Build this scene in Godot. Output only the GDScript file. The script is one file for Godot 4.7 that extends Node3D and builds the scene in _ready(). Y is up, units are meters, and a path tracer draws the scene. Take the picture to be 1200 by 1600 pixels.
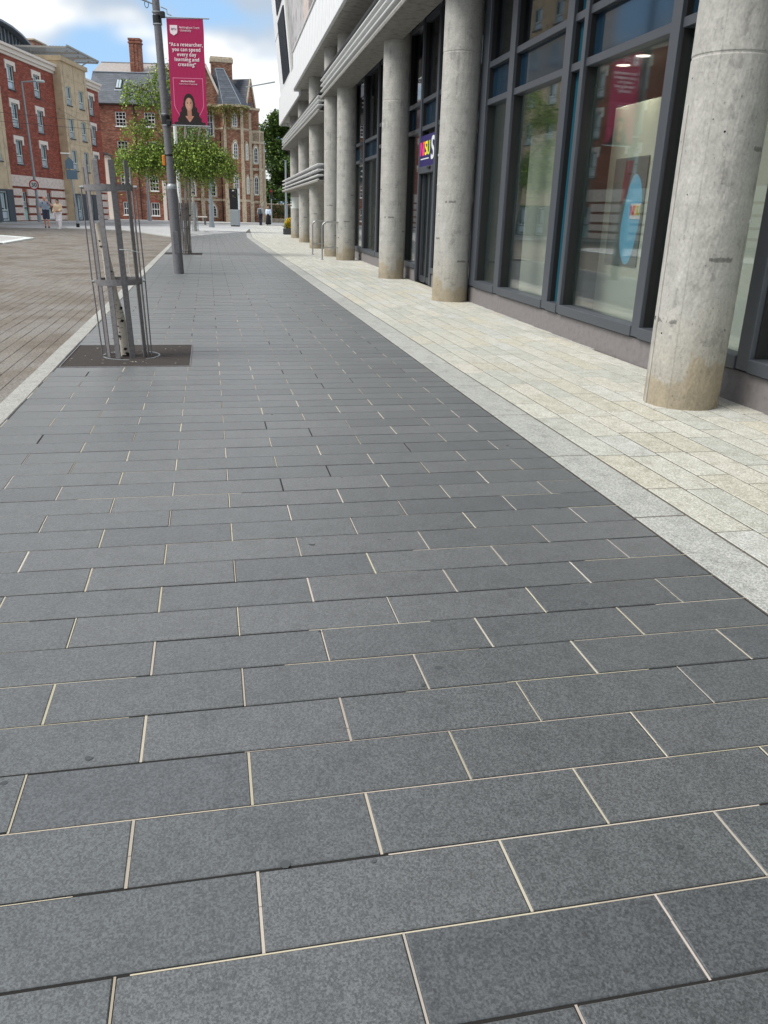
extends Node3D

const EYE := 1.28
var rng := RandomNumberGenerator.new()
var M := {}
var used := {}
var cam: Camera3D


# ---------------------------------------------------------------- mesh builder
class MB:
	var v := PackedVector3Array()
	var n := PackedVector3Array()
	var c := PackedColorArray()
	var t := PackedVector2Array()
	var ix := PackedInt32Array()
	var col := Color.WHITE
	var xf := Transform3D()

	func vert(p: Vector3, nn: Vector3, uv := Vector2.ZERO) -> int:
		v.append(xf * p)
		n.append((xf.basis * nn).normalized())
		c.append(col)
		t.append(uv)
		return v.size() - 1

	# corners counter-clockwise as seen from outside
	func quad(a: Vector3, b: Vector3, d: Vector3, e: Vector3) -> void:
		var nn := (b - a).cross(d - a)
		if nn.length_squared() < 1e-16:
			nn = (d - a).cross(e - a)
		nn = nn.normalized()
		var i := vert(a, nn, Vector2(0, 1))
		vert(b, nn, Vector2(1, 1))
		vert(d, nn, Vector2(1, 0))
		vert(e, nn, Vector2(0, 0))
		ix.append_array([i, i + 2, i + 1, i, i + 3, i + 2])

	func tri(a: Vector3, b: Vector3, d: Vector3) -> void:
		var nn := (b - a).cross(d - a).normalized()
		var i := vert(a, nn)
		vert(b, nn)
		vert(d, nn)
		ix.append_array([i, i + 2, i + 1])

	func box(ctr: Vector3, s: Vector3, ch := 0.0) -> void:
		var h := s * 0.5
		var g := Vector3(h.x - ch, h.y - ch, h.z - ch)
		var ax := [Vector3.RIGHT, Vector3.UP, Vector3.BACK]
		for k in 3:
			var k1: int = (k + 1) % 3
			var k2: int = (k + 2) % 3
			for sg in [1.0, -1.0]:
				var o: Vector3 = ctr + ax[k] * h[k] * sg
				var p: Vector3 = ax[k1] * g[k1]
				var q: Vector3 = ax[k2] * g[k2]
				if sg > 0:
					quad(o - p - q, o + p - q, o + p + q, o - p + q)
				else:
					quad(o - p + q, o + p + q, o + p - q, o - p - q)
		if ch <= 0.0:
			return
		for k in 3:
			var k1: int = (k + 1) % 3
			var k2: int = (k + 2) % 3
			for s1 in [1.0, -1.0]:
				for s2 in [1.0, -1.0]:
					var a: Vector3 = ctr + ax[k1] * h[k1] * s1 + ax[k2] * g[k2] * s2
					var b: Vector3 = ctr + ax[k1] * g[k1] * s1 + ax[k2] * h[k2] * s2
					var e: Vector3 = ax[k] * g[k]
					if s1 * s2 > 0:
						quad(a - e, a + e, b + e, b - e) if false else quad(b - e, a - e, a + e, b + e)
					else:
						quad(a - e, b - e, b + e, a + e)
		for sx in [1.0, -1.0]:
			for sy in [1.0, -1.0]:
				for sz in [1.0, -1.0]:
					var a := ctr + Vector3(h.x * sx, g.y * sy, g.z * sz)
					var b := ctr + Vector3(g.x * sx, h.y * sy, g.z * sz)
					var d := ctr + Vector3(g.x * sx, g.y * sy, h.z * sz)
					if sx * sy * sz > 0:
						tri(a, b, d)
					else:
						tri(a, d, b)

	# a flat bar or box between two points
	func bar(a: Vector3, b: Vector3, w: float, d: float, side := Vector3.ZERO, ch := 0.0) -> void:
		var y := (b - a).normalized()
		var x := side
		if x == Vector3.ZERO:
			x = Vector3.RIGHT if absf(y.x) < 0.9 else Vector3.BACK
		var z := x.cross(y).normalized()
		x = y.cross(z).normalized()
		var keep := xf
		xf = keep * Transform3D(Basis(x, y, z), (a + b) * 0.5)
		box(Vector3.ZERO, Vector3(w, (b - a).length(), d), ch)
		xf = keep

	func tube(pts: Array, rad: Array, sides := 10, caps := true) -> void:
		var rows := []
		var ref := Vector3.BACK
		for i in pts.size():
			var dir: Vector3 = (pts[mini(i + 1, pts.size() - 1)] - pts[maxi(i - 1, 0)]).normalized()
			if absf(dir.dot(ref)) > 0.95:
				ref = Vector3.RIGHT
			var x := ref.cross(dir).normalized()
			var z := dir.cross(x).normalized()
			ref = z if absf(dir.dot(z)) < 0.9 else ref
			var r: float = rad[i] if rad.size() > 1 else rad[0]
			var first := v.size()
			for k in sides + 1:
				var a := TAU * k / sides
				var nn := x * cos(a) + z * sin(a)
				vert(pts[i] + nn * r, nn, Vector2(float(k) / sides, float(i)))
			rows.append(first)
		for i in pts.size() - 1:
			var a0: int = rows[i]
			var b0: int = rows[i + 1]
			for k in sides:
				ix.append_array([a0 + k, b0 + k, a0 + k + 1, a0 + k + 1, b0 + k, b0 + k + 1])
		if caps:
			for e in [0, pts.size() - 1]:
				var dir: Vector3 = (pts[1] - pts[0]).normalized() * -1.0 if e == 0 else (pts[e] - pts[e - 1]).normalized()
				var m := vert(pts[e], dir)
				var first := v.size()
				for k in sides + 1:
					var q: int = rows[e] + k
					v.append(v[q])
					n.append((xf.basis * dir).normalized())
					c.append(col)
					t.append(Vector2.ZERO)
				for k in sides:
					if e == 0:
						ix.append_array([m, first + k, first + k + 1])
					else:
						ix.append_array([m, first + k + 1, first + k])

	# profile of [radius, height] from bottom to top
	func lathe(ctr: Vector3, prof: Array, sides := 24, uscale := 1.0) -> void:
		for i in prof.size() - 1:
			var a: Array = prof[i]
			var b: Array = prof[i + 1]
			var sl := Vector2(b[1] - a[1], a[0] - b[0]).normalized()
			var first := v.size()
			for k in sides + 1:
				var g := -TAU * k / sides
				var o := Vector3(cos(g), 0, sin(g))
				var nn := Vector3(o.x * sl.x, sl.y, o.z * sl.x)
				vert(ctr + o * a[0] + Vector3.UP * a[1], nn, Vector2(float(k) / sides * uscale, -a[1]))
				vert(ctr + o * b[0] + Vector3.UP * b[1], nn, Vector2(float(k) / sides * uscale, -b[1]))
			for k in sides:
				var q := first + k * 2
				ix.append_array([q, q + 1, q + 2, q + 2, q + 1, q + 3])

	# polygon in x,z (any winding) extruded from y0 to y1
	func slab(poly: PackedVector2Array, y0: float, y1: float, bottom := false) -> void:
		var pg := poly
		if Geometry2D.is_polygon_clockwise(pg):
			pg = pg.duplicate()
			pg.reverse()
		var ids := Geometry2D.triangulate_polygon(pg)
		for lv in ([[y1, 1.0], [y0, -1.0]] if bottom else [[y1, 1.0]]):
			var first := v.size()
			for p in pg:
				vert(Vector3(p.x, lv[0], p.y), Vector3(0, lv[1], 0))
			for k in range(0, ids.size(), 3):
				var a := first + ids[k]
				var b := first + ids[k + 1]
				var d := first + ids[k + 2]
				var up := (pg[ids[k + 1]] - pg[ids[k]]).cross(pg[ids[k + 2]] - pg[ids[k]])
				if (up > 0) == (lv[1] > 0):
					ix.append_array([a, b, d])
				else:
					ix.append_array([a, d, b])
		for k in pg.size():
			var p := pg[k]
			var q := pg[(k + 1) % pg.size()]
			if Geometry2D.is_polygon_clockwise(pg):
				quad(Vector3(p.x, y0, p.y), Vector3(q.x, y0, q.y), Vector3(q.x, y1, q.y), Vector3(p.x, y1, p.y))
			else:
				quad(Vector3(q.x, y0, q.y), Vector3(p.x, y0, p.y), Vector3(p.x, y1, p.y), Vector3(q.x, y1, q.y))

	# outline in x,y extruded along z from z0 to z1
	func plate(poly: PackedVector2Array, z0: float, z1: float) -> void:
		var pg := poly
		if Geometry2D.is_polygon_clockwise(pg):
			pg = pg.duplicate()
			pg.reverse()
		var ids := Geometry2D.triangulate_polygon(pg)
		for lv in [[z1, 1.0], [z0, -1.0]]:
			var first := v.size()
			for p in pg:
				vert(Vector3(p.x, p.y, lv[0]), Vector3(0, 0, lv[1]))
			for k in range(0, ids.size(), 3):
				var a := first + ids[k]
				var b := first + ids[k + 1]
				var d := first + ids[k + 2]
				var ccw := (pg[ids[k + 1]] - pg[ids[k]]).cross(pg[ids[k + 2]] - pg[ids[k]]) > 0
				if ccw == (lv[1] > 0):
					ix.append_array([a, d, b])
				else:
					ix.append_array([a, b, d])
		var ccw_all := not Geometry2D.is_polygon_clockwise(pg)
		for k in pg.size():
			var p := pg[k]
			var q := pg[(k + 1) % pg.size()]
			# Geometry2D calls an outline clockwise with y pointing up: area sign tested below
			var area := 0.0
			for j in pg.size():
				area += pg[j].cross(pg[(j + 1) % pg.size()])
			if area > 0:
				quad(Vector3(p.x, p.y, z0), Vector3(q.x, q.y, z0), Vector3(q.x, q.y, z1), Vector3(p.x, p.y, z1))
			else:
				quad(Vector3(q.x, q.y, z0), Vector3(p.x, p.y, z0), Vector3(p.x, p.y, z1), Vector3(q.x, q.y, z1))

	# a wall in x,y facing +z with rectangular openings [x0,y0,x1,y1], reveals of the given depth
	func wall(x0: float, y0: float, x1: float, y1: float, holes: Array, depth := 0.12, z := 0.0) -> void:
		var xs := [x0, x1]
		var ys := [y0, y1]
		for h in holes:
			for q in [h[0], h[2]]:
				if q > x0 and q < x1 and not xs.has(q):
					xs.append(q)
			for q in [h[1], h[3]]:
				if q > y0 and q < y1 and not ys.has(q):
					ys.append(q)
		xs.sort()
		ys.sort()
		for i in xs.size() - 1:
			for j in ys.size() - 1:
				var mx: float = (xs[i] + xs[i + 1]) * 0.5
				var my: float = (ys[j] + ys[j + 1]) * 0.5
				var open := false
				for h in holes:
					if mx > h[0] and mx < h[2] and my > h[1] and my < h[3]:
						open = true
				if not open:
					quad(Vector3(xs[i], ys[j], z), Vector3(xs[i + 1], ys[j], z), Vector3(xs[i + 1], ys[j + 1], z), Vector3(xs[i], ys[j + 1], z))
		for h in holes:
			var a := Vector3(h[0], h[1], z)
			var b := Vector3(h[2], h[1], z)
			var d := Vector3(h[2], h[3], z)
			var e := Vector3(h[0], h[3], z)
			var k := Vector3(0, 0, -depth)
			quad(a, b, b + k, a + k)
			quad(b, d, d + k, b + k)
			quad(d, e, e + k, d + k)
			quad(e, a, a + k, e + k)

	func done() -> ArrayMesh:
		var arr := []
		arr.resize(Mesh.ARRAY_MAX)
		arr[Mesh.ARRAY_VERTEX] = v
		arr[Mesh.ARRAY_NORMAL] = n
		arr[Mesh.ARRAY_COLOR] = c
		arr[Mesh.ARRAY_TEX_UV] = t
		arr[Mesh.ARRAY_INDEX] = ix
		var m := ArrayMesh.new()
		if ix.size():
			m.add_surface_from_arrays(Mesh.PRIMITIVE_TRIANGLES, arr)
		return m


# ---------------------------------------------------------------- nodes
func numbered(called: String) -> String:
	if not used.has(called):
		used[called] = 0
		return called
	used[called] += 1
	return "%s_%03d" % [called, used[called]]


func tag(o: Node, label := "", category := "", group := "", kind := "") -> Node:
	if label:
		o.set_meta("label", label)
	if category:
		o.set_meta("category", category)
	if group:
		o.set_meta("group", group)
	if kind:
		o.set_meta("kind", kind)
	return o


func thing(called: String, label: String, category: String, at := Transform3D(), group := "") -> Node3D:
	var o := Node3D.new()
	o.name = numbered(called)
	add_child(o)
	o.transform = at
	tag(o, label, category, group)
	return o


func structure(called: String) -> Node3D:
	var o := Node3D.new()
	o.name = numbered(called)
	add_child(o)
	o.set_meta("kind", "structure")
	return o


func part(called: String, mesh, mat: Material, parent: Node, at := Transform3D()) -> MeshInstance3D:
	var o := MeshInstance3D.new()
	o.name = called
	o.mesh = mesh.done() if mesh is MB else mesh
	o.material_override = mat
	o.transform = at
	parent.add_child(o, true)
	return o


func at(x: float, y: float, z: float, turn := 0.0) -> Transform3D:
	return Transform3D(Basis(Vector3.UP, turn), Vector3(x, y, z))


func lin(r: float, g: float, b: float) -> Color:
	return Color(r / 255.0, g / 255.0, b / 255.0).srgb_to_linear()


func srgb(r: float, g: float, b: float, a := 1.0) -> Color:
	return Color(r / 255.0, g / 255.0, b / 255.0, a)


# ---------------------------------------------------------------- materials
func ramp(stops: Array) -> Gradient:
	var g := Gradient.new()
	var o := PackedFloat32Array()
	var c := PackedColorArray()
	for s in stops:
		o.append(s[0])
		c.append(s[1])
	g.offsets = o
	g.colors = c
	return g


func noise_tex(seed_: int, size: int, freq: float, octaves: int, gain: float, stops: Array, kind := FastNoiseLite.TYPE_SIMPLEX_SMOOTH, bump := -1.0, tall := 0) -> NoiseTexture2D:
	var f := FastNoiseLite.new()
	f.seed = seed_
	f.noise_type = kind
	f.frequency = freq
	f.fractal_type = FastNoiseLite.FRACTAL_FBM
	f.fractal_octaves = octaves
	f.fractal_gain = gain
	var t := NoiseTexture2D.new()
	t.width = size
	t.height = tall if tall else size
	t.seamless = true
	t.noise = f
	if bump > 0:
		t.as_normal_map = true
		t.bump_strength = bump
	elif stops:
		t.color_ramp = ramp(stops)
	return t


func mat(color: Color, rough := 0.8, metal := 0.0, tex: Texture2D = null, scale := 1.0, normal: Texture2D = null, nscale := 1.0) -> StandardMaterial3D:
	var m := StandardMaterial3D.new()
	m.albedo_color = color
	m.roughness = rough
	m.metallic = metal
	m.vertex_color_use_as_albedo = true
	if tex:
		m.albedo_texture = tex
	if normal:
		m.normal_enabled = true
		m.normal_texture = normal
		m.normal_scale = nscale
	if tex or normal:
		m.uv1_triplanar = true
		m.uv1_world_triplanar = true
		m.uv1_scale = Vector3.ONE * scale
	return m


func wear(m: StandardMaterial3D, tex: Texture2D, scale: float) -> StandardMaterial3D:
	m.detail_enabled = true
	m.detail_blend_mode = BaseMaterial3D.BLEND_MODE_MUL
	m.detail_albedo = tex
	m.detail_uv_layer = BaseMaterial3D.DETAIL_UV_2
	m.uv2_triplanar = true
	m.uv2_world_triplanar = true
	m.uv2_scale = Vector3.ONE * scale
	return m


func g(x: float) -> Color:
	return Color(x, x, x)


func brick_image(seed_: int, base: Color, vary: float, mortar: Color) -> ImageTexture:
	var r := RandomNumberGenerator.new()
	r.seed = seed_
	var im := Image.create(480, 480, false, Image.FORMAT_RGB8)
	im.fill(mortar)
	for j in 32:
		for i in 11:
			var b := base.lightened(r.randf() * vary) if r.randf() < 0.5 else base.darkened(r.randf() * vary)
			b.r = clampf(b.r + r.randf_range(-0.03, 0.03), 0, 1)
			var x := i * 48 + (24 if j % 2 else 0) - 24
			im.fill_rect(Rect2i(x, j * 15, 46, 13).intersection(Rect2i(0, 0, 480, 480)), b)
	return ImageTexture.create_from_image(im)


func slate_image(seed_: int) -> ImageTexture:
	var r := RandomNumberGenerator.new()
	r.seed = seed_
	var im := Image.create(256, 256, false, Image.FORMAT_RGB8)
	im.fill(srgb(36, 40, 46))
	for j in 16:
		for i in 9:
			var q := r.randf_range(-14, 16)
			im.fill_rect(Rect2i(i * 32 - (16 if j % 2 else 0), j * 16, 31, 14).intersection(Rect2i(0, 0, 256, 256)), srgb(78 + q, 85 + q, 95 + q))
	return ImageTexture.create_from_image(im)


func make_materials() -> void:
	var speck := grain_image(11, 0.55, 1.0)
	var blot := noise_tex(12, 512, 0.03, 5, 0.7, [[0.0, g(0.80)], [0.25, g(0.93)], [0.5, g(0.98)], [0.7, g(1.0)], [1.0, g(1.0)]])
	var rough_n := noise_tex(13, 512, 0.09, 3, 0.6, [], FastNoiseLite.TYPE_SIMPLEX_SMOOTH, 5.0)
	M.granite = wear(mat(srgb(97, 102, 104), 0.42, 0.0, speck, 1.35, rough_n, 0.12), blot, 0.43)
	M.granite_worn = wear(mat(srgb(90, 95, 98), 0.42, 0.0, speck, 1.25, rough_n, 0.12), blot, 0.5)
	M.granite_light = wear(mat(srgb(104, 108, 110), 0.43, 0.0, speck, 1.45, rough_n, 0.12), blot, 0.39)
	var pale_speck := grain_image(21, 0.74, 1.0)
	var edge_speck := grain_image(24, 0.68, 1.0)
	var pale_blot := noise_tex(22, 512, 0.04, 5, 0.75, [[0.0, srgb(206, 203, 195)], [0.25, srgb(234, 233, 229)], [0.5, srgb(248, 248, 246)], [0.75, g(1.0)], [1.0, g(1.0)]])
	M.pale = wear(mat(srgb(217, 217, 211), 0.75, 0.0, pale_speck, 0.85, rough_n, 0.3), pale_blot, 0.31)
	M.pale_warm = wear(mat(srgb(217, 214, 204), 0.75, 0.0, pale_speck, 0.8, rough_n, 0.3), pale_blot, 0.35)
	M.pale_cool = wear(mat(srgb(208, 210, 206), 0.75, 0.0, pale_speck, 0.9, rough_n, 0.3), pale_blot, 0.28)
	M.edging = wear(mat(srgb(194, 196, 191), 0.75, 0.0, edge_speck, 0.9, rough_n, 0.12), blot, 0.37)
	M.kerb = wear(mat(srgb(196, 196, 190), 0.75, 0.0, edge_speck, 0.9, rough_n, 0.12), blot, 0.37)
	for q in [M.granite, M.granite_worn, M.granite_light]:
		q.metallic_specular = 0.7
		q.rim_enabled = true   # fine dust that lightens the stone at a flat angle
		q.rim = 0.45
		q.rim_tint = 0.0
	M.mortar = mat(srgb(192, 187, 175), 0.95)
	M.mortar.vertex_color_use_as_albedo = true
	M.bed = mat(srgb(30, 29, 28), 0.95)
	M.road_bed = mat(srgb(106, 101, 95), 0.95)
	M.pale_bed = mat(srgb(88, 84, 76), 0.95)
	var sett_t := noise_tex(31, 512, 0.05, 4, 0.6, [[0.0, g(0.6)], [0.4, g(0.85)], [0.6, g(1.0)], [1.0, g(1.0)]])
	var dirt := noise_tex(32, 512, 0.008, 5, 0.6, [[0.0, srgb(196, 184, 168)], [0.35, srgb(228, 221, 211)], [0.55, srgb(246, 243, 238)], [1.0, g(1.0)]])
	M.sett = wear(mat(srgb(140, 137, 133), 0.85, 0.0, sett_t, 1.4, rough_n, 0.3), dirt, 0.13)
	M.asphalt = wear(mat(srgb(180, 183, 186), 0.55, 0.0, sett_t, 1.2), dirt, 0.05)
	M.far_paving = wear(mat(srgb(208, 208, 206), 0.5, 0.0, sett_t, 0.8), blot, 0.12)
	M.ground = mat(srgb(96, 96, 94), 0.95)
	M.resin = wear(mat(srgb(80, 73, 69), 0.95, 0.0, noise_tex(33, 512, 0.35, 3, 0.8, [[0.0, g(0.35)], [0.45, g(0.75)], [1.0, g(1.0)]]), 2.2, rough_n, 0.8), blot, 0.8)
	# concrete
	var conc_n := noise_tex(41, 512, 0.05, 4, 0.6, [], FastNoiseLite.TYPE_SIMPLEX_SMOOTH, 4.0)
	M.concrete = mat(srgb(194, 194, 191), 0.85)
	M.concrete.albedo_texture = concrete_image()
	M.concrete.normal_enabled = true
	M.concrete.normal_texture = conc_n
	M.concrete.normal_scale = 0.25
	M.concrete.uv1_scale = Vector3(1, 1.0 / 6.0, 1)
	var pan := noise_tex(42, 512, 0.02, 5, 0.6, [[0.0, g(0.72)], [0.35, g(0.88)], [0.55, g(0.97)], [1.0, g(1.0)]])
	M.panel = mat(srgb(232, 235, 238), 0.6, 0.0, pan, 0.35)
	M.panel.uv1_scale = Vector3(1.1, 0.12, 1.1)
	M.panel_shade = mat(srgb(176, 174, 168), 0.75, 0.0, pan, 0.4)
	M.rose_panel = mat(srgb(205, 193, 188), 0.7, 0.0, pan, 0.3)
	M.cast = mat(srgb(140, 138, 132), 0.8, 0.0, pan, 0.5)
	M.plinth = wear(mat(srgb(118, 114, 114), 0.8), blot, 0.7)
	M.frame = mat(srgb(74, 79, 86), 0.42, 0.2)
	M.frame_dark = mat(srgb(62, 66, 72), 0.45, 0.3)
	M.fin = mat(srgb(206, 208, 208), 0.45, 0.1)
	M.fin_dark = mat(srgb(70, 72, 74), 0.6, 0.2)
	M.glass = mat(srgb(14, 50, 42, 0.07), 0.02)
	M.glass.vertex_color_use_as_albedo = false
	M.glass.transparency = BaseMaterial3D.TRANSPARENCY_ALPHA
	M.glass.metallic_specular = 0.65
	M.dark_glass = mat(srgb(8, 14, 18, 0.5), 0.02)
	M.dark_glass.vertex_color_use_as_albedo = false
	M.dark_glass.transparency = BaseMaterial3D.TRANSPARENCY_ALPHA
	M.dark_glass.metallic_specular = 0.65
	M.spandrel = mat(srgb(24, 44, 60), 0.06)
	M.teal = mat(srgb(28, 78, 94), 0.12)
	M.interior = mat(srgb(120, 128, 122), 0.8)
	M.interior_dark = mat(srgb(60, 66, 66), 0.8)
	M.interior_floor = mat(srgb(96, 98, 94), 0.4)
	M.display = mat(srgb(186, 200, 184), 0.7)
	# street metal
	M.post = mat(srgb(116, 116, 120), 0.5, 0.15, pan, 2.0)
	M.guard = mat(srgb(126, 124, 126), 0.5, 0.2, pan, 3.0)
	M.steel = mat(srgb(170, 172, 172), 0.3, 0.8)
	M.galv = mat(srgb(156, 164, 168), 0.5, 0.3, pan, 2.0)
	M.white_paint = mat(srgb(214, 220, 218), 0.5)
	M.black = mat(srgb(16, 16, 20), 0.4)
	M.rubber = mat(srgb(22, 22, 24), 0.8)
	M.orange = mat(srgb(214, 128, 30), 0.5)
	# plants
	M.birch = mat(srgb(204, 200, 194), 0.85)
	M.birch.albedo_texture = birch_image()
	M.bark = mat(srgb(104, 92, 80), 0.95, 0.0, sett_t, 3.0)
	M.leaf = mat(Color.WHITE, 0.6)
	M.leaf.backlight_enabled = true
	M.leaf.backlight = Color(0.5, 0.5, 0.4)
	# buildings
	M.red_brick = mat(g(1.0), 0.9, 0.0, brick_image(51, srgb(142, 64, 46), 0.16, srgb(138, 84, 68)), 1.0 / 2.4)
	M.old_brick = mat(g(1.0), 0.9, 0.0, brick_image(52, srgb(140, 84, 64), 0.22, srgb(140, 112, 96)), 1.0 / 2.4)
	M.gothic_brick = mat(g(1.0), 0.9, 0.0, brick_image(53, srgb(146, 98, 74), 0.24, srgb(146, 118, 98)), 1.0 / 2.4)
	M.red_brick = wear(M.red_brick, noise_tex(54, 256, 0.02, 4, 0.6, [[0.0, g(0.8)], [0.5, g(1.0)], [1.0, g(1.0)]]), 0.1)
	M.old_brick = wear(M.old_brick, noise_tex(55, 256, 0.02, 5, 0.65, [[0.0, g(0.66)], [0.5, g(1.0)], [1.0, g(1.0)]]), 0.13)
	M.gothic_brick = wear(M.gothic_brick, noise_tex(56, 256, 0.02, 5, 0.65, [[0.0, g(0.6)], [0.5, g(1.0)], [1.0, g(1.0)]]), 0.13)
	M.stone = mat(srgb(206, 190, 164), 0.9, 0.0, noise_tex(57, 256, 0.03, 5, 0.65, [[0.0, g(0.55)], [0.45, g(0.9)], [1.0, g(1.0)]]), 0.4)
	M.pale_stone = mat(srgb(214, 198, 186), 0.9, 0.0, noise_tex(58, 256, 0.03, 4, 0.6, [[0.0, g(0.8)], [0.5, g(1.0)], [1.0, g(1.0)]]), 0.4)
	M.tan = mat(srgb(208, 187, 155), 0.9, 0.0, noise_tex(59, 256, 0.02, 5, 0.65, [[0.0, g(0.68)], [0.4, g(0.92)], [1.0, g(1.0)]]), 0.22)
	M.cornice = mat(srgb(222, 212, 200), 0.8)
	M.slate = mat(g(1.0), 0.6, 0.0, slate_image(61), 1.0 / 3.2)
	M.slate_pale = mat(srgb(255, 250, 246), 0.6, 0.0, noise_tex(62, 256, 0.03, 4, 0.6, [[0.0, srgb(128, 124, 122)], [1.0, srgb(178, 172, 168)]]), 0.4)
	M.lead = mat(srgb(138, 146, 154), 0.6, 0.2)
	M.white_frame = mat(srgb(236, 236, 232), 0.5)
	M.grey_frame = mat(srgb(190, 204, 202), 0.5)
	M.window_glass = mat(srgb(34, 42, 46), 0.05, 0.0)
	M.window_glass.metallic_specular = 1.0
	M.curtain = mat(srgb(176, 190, 196), 0.12)
	M.curtain.metallic_specular = 0.8
	M.dark_wall = mat(srgb(58, 66, 74), 0.6)
	M.pipe = mat(srgb(34, 30, 30), 0.5)
	M.canopy = mat(srgb(150, 148, 142), 0.6, 0.1)


# crystal grain of granite: two sizes of speck, dark and light
func grain_image(seed_: int, lo: float, hi: float) -> ImageTexture:
	var n := 512
	var r := RandomNumberGenerator.new()
	r.seed = seed_
	var coarse := PackedFloat32Array()
	coarse.resize(171 * 171)
	for i in coarse.size():
		coarse[i] = r.randf()
	var buf := PackedByteArray()
	buf.resize(n * n)
	for y in n:
		for x in n:
			var q := 0.55 * r.randf() + 0.45 * coarse[(y / 3) * 171 + x / 3]
			var k := lerpf(lo, hi, smoothstep(0.12, 0.80, q))
			if q > 0.93:
				k = minf(1.0, k * 1.25)
			buf[y * n + x] = int(clampf(k, 0, 1) * 255)
	return ImageTexture.create_from_image(Image.create_from_data(n, n, false, Image.FORMAT_L8, buf))


func concrete_image() -> ImageTexture:
	var w := 512
	var h := 1536
	var a := FastNoiseLite.new()
	a.seed = 401
	a.frequency = 0.012
	a.fractal_octaves = 5
	a.fractal_gain = 0.6
	var na := a.get_seamless_image(w, h, false, false, 0.1, true).get_data()
	a.seed = 402
	a.frequency = 0.12
	a.fractal_octaves = 3
	var nb := a.get_seamless_image(w, h, false, false, 0.1, true).get_data()
	a.seed = 403
	a.frequency = 0.02
	a.fractal_octaves = 4
	var ns := a.get_seamless_image(w, 64, false, false, 0.1, true).get_data()
	var buf := PackedByteArray()
	buf.resize(w * h * 3)
	for y in h:
		var up := (1.0 - float(y) / h) * 6.0
		var band := sin(up * 41.0) * 0.5 + sin(up * 97.0 + 1.3) * 0.5
		for x in w:
			var i := y * w + x
			var p := na[i] / 255.0
			var q := nb[i] / 255.0
			var s := ns[(y / 24 % 64) * w + x] / 255.0
			var k := 0.86 + 0.11 * (p - 0.5) + 0.12 * (q - 0.5) + 0.05 * (s - 0.5) + 0.012 * band
			if q < 0.13:
				k *= 0.72
			elif p < 0.22:
				k *= 0.93
			if absi(x - 96) < 2 or absi(x - 352) < 2:
				k *= 0.93
			for sc in [[40, 1.22, 70], [210, 1.48, 50], [300, 0.62, 90], [420, 1.05, 60], [150, 0.95, 30], [470, 1.75, 40]]:
				if absf(up - sc[1] + 0.02 * (q - 0.5)) < 0.014 and absi(x - int(sc[0])) < int(sc[2]) / 2 and p < 0.62:
					k *= 0.72
			var cr := k
			var cg := k * 0.995
			var cb := k * 0.98
			# brown splash and rust stain at the foot, with a ragged upper edge
			var edge := 0.26 + 0.28 * (p - 0.5) + (0.12 if (x / 96) % 3 == 1 else 0.0)
			var st := clampf((edge - up) * 16.0, 0.0, 1.0) * 0.24 + clampf((edge + 0.45 - up) * 1.4, 0.0, 1.0) * 0.22
			cr *= 1.0 - 0.24 * st
			cg *= 1.0 - 0.36 * st
			cb *= 1.0 - 0.56 * st
			# a few dark smears running down
			if s > 0.60 and p < 0.5 and up > 0.5:
				var d := (s - 0.60) * 0.8
				cr -= d * 0.5
				cg -= d * 0.5
				cb -= d * 0.48
			var o := i * 3
			buf[o] = int(clampf(cr, 0, 1) * 255)
			buf[o + 1] = int(clampf(cg, 0, 1) * 255)
			buf[o + 2] = int(clampf(cb, 0, 1) * 255)
	return ImageTexture.create_from_image(Image.create_from_data(w, h, false, Image.FORMAT_RGB8, buf))


func birch_image() -> ImageTexture:
	var im := Image.create(128, 512, false, Image.FORMAT_RGB8)
	var r := RandomNumberGenerator.new()
	r.seed = 77
	im.fill(srgb(232, 228, 220))
	for k in 900:
		var q := r.randf_range(200, 245)
		im.fill_rect(Rect2i(r.randi() % 128, r.randi() % 512, r.randi_range(4, 26), 1), srgb(q, q - 4, q - 12))
	for k in 70:
		im.fill_rect(Rect2i(r.randi() % 128, r.randi() % 512, r.randi_range(6, 22), 2), srgb(120, 112, 104))
	for k in 40:
		var x := r.randi() % 118
		var y := r.randi() % 500
		for j in 7:
			var ww := 14 - absi(j - 3) * 4
			im.fill_rect(Rect2i(x + 8 - ww / 2, y + j, ww, 1), srgb(44, 38, 34))
	im.fill_rect(Rect2i(20, 496, 60, 16), srgb(30, 24, 20))
	return ImageTexture.create_from_image(im)


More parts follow.
